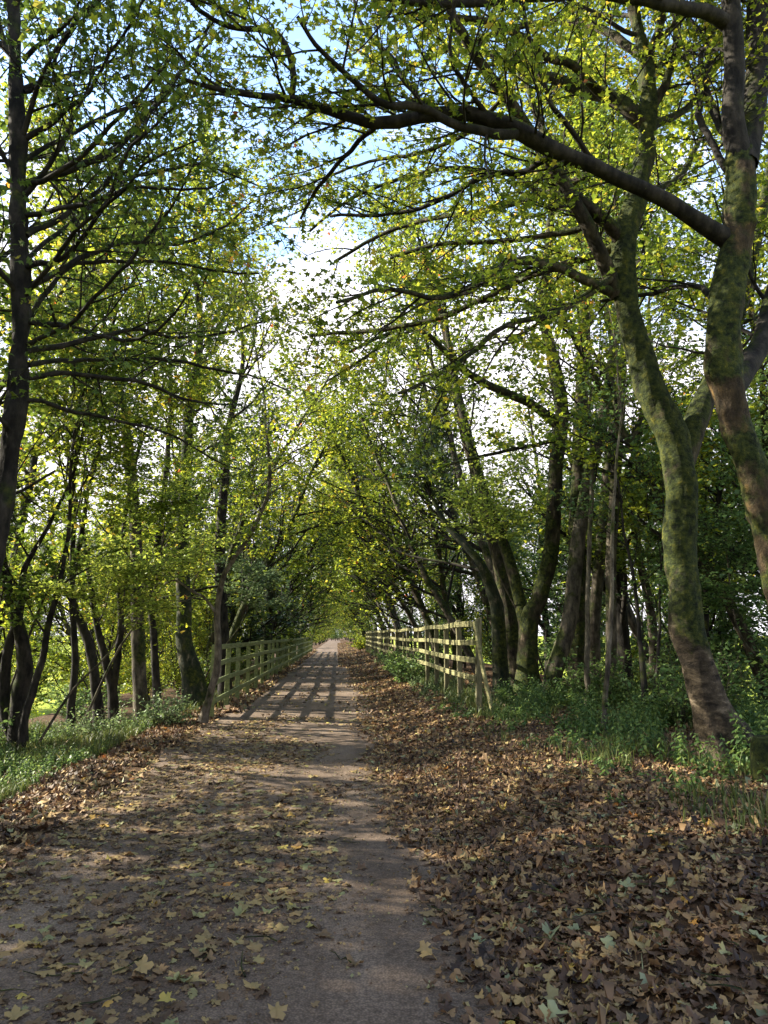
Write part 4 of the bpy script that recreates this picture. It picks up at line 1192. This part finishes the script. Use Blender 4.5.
for (x, y, k, s) in [(-7.2, 3.5, 'arch', .9), (-7.6, 5.5, 'tall', .85), (-8.8, 8.5, 'tall', .9), (-10.5, 4.5, 'arch2', 1), (-10.5, 10, 'arch', 1), (-12.5, 6.5, 'tall', 1.1), (-7.4, -.5, 'arch2', 1), (-6.5, .5, 'bushy', .8), (-7.2, 3.2, 'lowlime', .75), (-9, 5, 'bushy', 1.0), (-11, 1, 'bushy', 1.1), (-12, 7, 'tall', 1.0), (-13, 3, 'arch', 1.0), (-14, -2, 'tall', 1.0), (-7.5, -2, 'bushy', .9)]:  # further out-of-frame trees put in so their crowns shade the foreground
    place(PR[k], used, x, y, s, random.uniform(0, 6), label='added woodland tree beside the path outside the picture', group='trees added outside the picture')
for k in range(17):
    place(PR['lowlime' if k % 3 else 'tall'], used, -9 - k * 2.4 + random.uniform(-1, 1), 50 + k * .6 + random.uniform(-5, 5), random.uniform(1.2, 1.7), random.uniform(0, 6), label='broad leafy tree at the near edge of the sunny field on the left', group='trees at the edge of the left field')
for (x, y, k, s) in [(2.9, 66, 'arch2', .8), (-3.2, 72, 'arch', .8), (3.4, 84, 'lowlime', 1.0), (-3.2, 92, 'lowlime', 1.0), (2.9, 104, 'arch2', .8), (3.0, 128, 'lowlime', 1.0), (-2.8, 120, 'lowlime', 1.0)]:
    place(PR[k], used, x, y, s, 0, mirror=x < 0, label=LF, group=GF)
# hedge line and trees across the fields
random.seed(5)
for k in range(26):
    a = -150 + k * 9 + random.uniform(-3, 3)
    place(PR[random.choice(['bushy', 'tall', 'arch2'])], used, a if a < -20 else a, 150 + random.uniform(-12, 12) + abs(a) * .2, random.uniform(.9, 1.5), random.uniform(0, 6), label='distant tree on the hedge line across the fields', group='distant hedge line trees')
for s_ in PR.values():
    if not used.get(s_.name):
        for ch in list(s_.children): bpy.data.objects.remove(ch)
        bpy.data.objects.remove(s_)


# ------------------------------------------------------------------ low greenery
def shrub(label, x, y, h, w, n, leaf, leafm, tmpl=T_OVAL, group=None, name='shrub'):
    T = Tree(leaf=leaf, flat=.15, upb=.1, per=6, bare=0, wander=.3, twig=.3)
    z = float(H(x, y)) - .05
    for k in range(n):
        a = random.uniform(0, 2 * PI); q = random.random() ** .5
        d = (math.cos(a) * q * w, math.sin(a) * q * w, h)
        T.branch((x + d[0] * .25, y + d[1] * .25, z), d, math.sqrt(w * w * q * q + h * h) * random.uniform(.6, 1.1), .008, 2, {2: 6}, 3)
    t = thing(name, label, 'shrub', (x, y, z), group)
    link('stems', T.tb.mesh('stems', (x, y, z)), BM['grey'], t)
    link('foliage', T.leaves('foliage', tmpl, (x, y, z), .6), LM[leafm], t)
    return t


shrub('dark green bramble mound hiding the middle rails of the right fence', 2.15, 21.5, .85, .75, 46, .10, 'under')
shrub('second bramble mound further along the right fence', 2.2, 25.5, .75, .8, 40, .11, 'under')
shrub('sunlit yellow green shrub at the far end of the right fence', 2.3, 66, 1.3, 1.1, 40, .16, 'lime', T_DIA)
shrub('pale leaved bramble spilling over the verge at the near end of the left fence', -3.2, 14.2, .45, .6, 26, .075, 'silver')
shrub('pale leaved shrub lower on the verge left of the crooked thin tree', -4.0, 13.2, .4, .6, 22, .07, 'silver')
for (x, y, h, w) in [(5.6, 8.2, 1.0, .9), (6.6, 9.0, 1.4, 1.0), (5.0, 10.6, .9, .8), (5.9, 11.8, 1.2, 1), (4.7, 13.2, .8, .8), (7.4, 7.6, 1.5, 1.0)]:
    shrub('leafy green shrub in the undergrowth behind the big mossy trunk', x, y, h, w, 44, .09, 'under', group='shrubs behind the mossy trunk')
for (x, y, h, w) in [(-4.0, 22.5, 1.3, .7), (-3.9, 27, 1.3, .7), (-4.0, 33, 1.5, .8)]:
    shrub('leafy bush growing close behind the left fence', x, y, h, w, 30, .10, 'green', group='bushes behind the left fence')
for (x, y, h, w) in [(-5.6, 10.5, .8, .8), (-5.8, 12.2, .7, .7), (-6.6, 14, .9, .9), (-5.4, 16.6, .8, .8)]:
    shrub('leafy shrub at the foot of the left hand trunks', x, y, h, w, 36, .085, 'under', group='shrubs under the left hand trees')


# low leafy sprays of young sycamore reaching over the path
def spray(label, px, py, Y, w, h, n, leafm, leaf=.11):
    """a young understorey tree whose flat leaf layers are seen edge-on"""
    c, mpp = at(px, py, Y)
    T = Tree(leaf=leaf * .8, flat=.95, upb=.0, per=8, wander=.12, twig=.5)
    gz = float(H(c[0], c[1])); so_ = 1 if c[0] > 0 else -1
    P = catmull([(c[0] + so_ * 1.6, c[1] + .9, float(H(c[0] + so_ * 1.6, c[1] + .9)) - .1), (c[0] + so_ * .9, c[1] + .6, gz * .6 + c[2] * .4), (c[0] + so_ * .2, c[1] + .2, gz * .25 + c[2] * .75), (c[0], c[1], c[2] + h * mpp * .5)], 14)
    R = np.linspace(.024, .008, 14)
    z0 = .72
    T.clothe(P, R, max(.2, z0), 1, int(n * .6), w * mpp * .6, {1: 6, 2: 6}, 3, lv=1, rmax=.012)
    return make_tree('young_tree', label, 'tree', T, [(P, R)], [], 'grey', leafm, tuple(P[0]), T_TRI, tilt=.35)


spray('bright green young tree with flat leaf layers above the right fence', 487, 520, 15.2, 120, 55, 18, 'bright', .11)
spray('young tree with pale grey green leaf layers over the left fence', 252, 592, 19, 70, 22, 12, 'silver', .12)
spray('young tree with sunlight painted into its drooping leaf layers in front of the left trunks', 125, 612, 11.5, 120, 70, 20, 'bright', .085)
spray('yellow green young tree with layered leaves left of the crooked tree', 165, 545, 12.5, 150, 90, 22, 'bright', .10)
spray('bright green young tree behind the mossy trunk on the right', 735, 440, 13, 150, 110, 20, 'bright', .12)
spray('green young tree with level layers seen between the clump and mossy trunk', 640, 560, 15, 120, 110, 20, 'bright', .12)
spray('green young tree low on the right edge behind the trunks', 730, 600, 11, 150, 100, 22, 'under', .10)
spray('mid green young tree high among the left trunks', 90, 440, 12, 190, 120, 24, 'lime', .10)


# nettles, herbs and grass on the verges
def herbs(name, pts, hlo, hhi, leaf, leafm, label, edge=None):
    tb = Tubes(); lv = []
    for (x, y) in pts:
        z = float(Hb(x, y)) - .02
        h = random.uniform(hlo, hhi) * (1 if edge is None else min(1, max(.25, edge(x, y))))
        lx, ly = random.gauss(0, .18), random.gauss(0, .18)
        P = [(x + lx * h * t * t, y + ly * h * t * t, z + h * t) for t in (0, .33, .66, 1)]
        tb.add(P, [.004, .0035, .003, .002], 3)
        m = int(4 + h * 11)
        for k in range(m):
            t = .2 + .8 * k / m
            a = k * 1.57 + random.uniform(-.4, .4)
            for s_ in (0, PI):
                dx, dy = math.cos(a + s_), math.sin(a + s_)
                q_ = leaf * (1.15 - .6 * t) * .55
                lv.append((x + lx * h * t * t + dx * q_, y + ly * h * t * t + dy * q_, z + h * t, dx, dy, -.25, (1.25 - .7 * t) * leaf * random.uniform(.8, 1.2)))
    A = np.array(lv); K = len(A)
    o = link(name, leaves_mesh(name, A[:, :3], np.array([0, 0, 1.0]) + A[:, 3:6] * .5 + rng.normal(0, .25, (K, 3)), A[:, 3:6], A[:, 6], T_OVAL, rng.beta(2, 2, K), curl=rng.normal(-.3, .2, K)), LM[leafm])
    tag(o, label, 'ground plants', kind='stuff')
    o2 = link('plant_stems', tb.mesh('plant_stems'), LM[leafm], o)
    return o


def grass(name, x, y, hlo, hhi, label, wid=.006):
    K = len(x)
    z = Hb(x, y) - .01
    h = rng.uniform(hlo, hhi, K)
    a = rng.uniform(0, 2 * PI, K); b = rng.normal(0, .35, (K, 2))
    wx, wy = np.cos(a) * wid, np.sin(a) * wid
    base = np.stack([x, y, z], 1)
    V = np.empty((K, 5, 3))
    V[:, 0] = base - np.stack([wx, wy, wx * 0], 1)
    V[:, 1] = base + np.stack([wx, wy, wx * 0], 1)
    mid = base + np.stack([b[:, 0] * h * .3, b[:, 1] * h * .3, h * .6], 1)
    V[:, 2] = mid + np.stack([wx, wy, wx * 0], 1) * .8
    V[:, 3] = mid - np.stack([wx, wy, wx * 0], 1) * .8
    V[:, 4] = base + np.stack([b[:, 0] * h, b[:, 1] * h, h * (1 - .3 * np.hypot(b[:, 0], b[:, 1]))], 1)
    f = np.array([(0, 1, 2), (0, 2, 3), (3, 2, 4)])
    Fc = (f[None] + (np.arange(K) * 5)[:, None, None]).reshape(-1, 3)
    o = link(name, mesh_np(name, V.reshape(-1, 3), Fc, 3, attr=np.repeat(rng.beta(2, 2.2, K), 3)), LM['grass'])
    return tag(o, label, 'grass', kind='stuff')


def clumped(n, fx, s, th, off):
    x, y = fx(n)
    w = patchy(x, y, s, off)
    k = w > th
    return x[k], y[k]


random.seed(9)
# right verge: everything right of a line from (2.2, 14) down to (4.4, 5)
def rv(n):
    y = rng.uniform(4.6, 15, n)
    x0 = 2.45 + np.clip((12 - y) * .11, 0, 1.2)
    x = x0 - .5 + rng.random(n) ** .9 * 4.1 + rng.normal(0, .12, n)
    return x, y
x, y = clumped(20000, rv, 1.3, .10, 2.0)
grass('grass', x, y, .06, .26, 'tall green grass on the right verge round the big mossy trunk')
x, y = clumped(2400, rv, 1.3, -.05, 7.0)
herbs('nettles', list(zip(x, y)), .15, .62, .085, 'under', 'green nettles and herbs on the right verge', edge=lambda a, b: (a - 2.45 - max(0, min(1.2, (12 - b) * .11)) + .5) * .75)
x, y = rng.uniform(2.3, 3.0, 9000), rng.uniform(12.5, 60, 9000)
grass('grass', x, y, .08, .30, 'grass growing under the right fence', wid=.01)
x, y = rng.uniform(1.9, 3.4, 500), rng.uniform(12, 40, 500)
herbs('herbs', list(zip(x, y)), .10, .40, .08, 'silver', 'pale green herbs along the foot of the right fence')
def lvz(n):
    y = rng.uniform(5.0, 15, n)
    x = -3.25 - np.clip((8 - y) * .04, 0, 1) - rng.random(n) ** 1.1 * 3.2
    return x, y
x, y = clumped(34000, lvz, 1.3, .0, 12.0)
grass('grass', x, y, 0.06, .28, 'tall grass on the left verge below the trees')
x, y = clumped(2600, lvz, .9, -.15, 4.0)
herbs('nettles', list(zip(x, y)), .08, .32, .065, 'under', 'nettles and herbs on the left verge')
x, y = rng.uniform(-3.6, -2.5, 4000), rng.uniform(15, 60, 4000)
grass('grass', x, y, .08, .30, 'grass growing under the left fence', wid=.01)
# a few weeds in the drift
x = rng.uniform(2.0, 4.5, 90); y = rng.uniform(3.2, 8, 90)
herbs('weeds', [(a, b) for a, b in zip(x, y) if patchy([a], [b], 1.5, 31)[0] > .12], .05, .16, .05, 'under', 'small green weeds poking through the brown drift')

# mossy stump at the right frame edge
c, mpp = at(769, 790, 6.5)
gz = float(H(c[0], c[1]))
st = Tubes()
zz = np.linspace(gz - .1, gz + .42, 9)
st.add([(c[0] + .01 * math.sin(k), c[1], z) for k, z in enumerate(zz)] + [(c[0], c[1], gz + .425)], [.17, .145, .13, .125, .12, .12, .12, .118, .105, .004], 20)
t = thing('tree_stump', 'short mossy cut stump at the right frame edge in the nettles', 'stump', (c[0], c[1], gz))
link('stump', st.mesh('stump', (c[0], c[1], gz), .06), BM['mossy'], t)
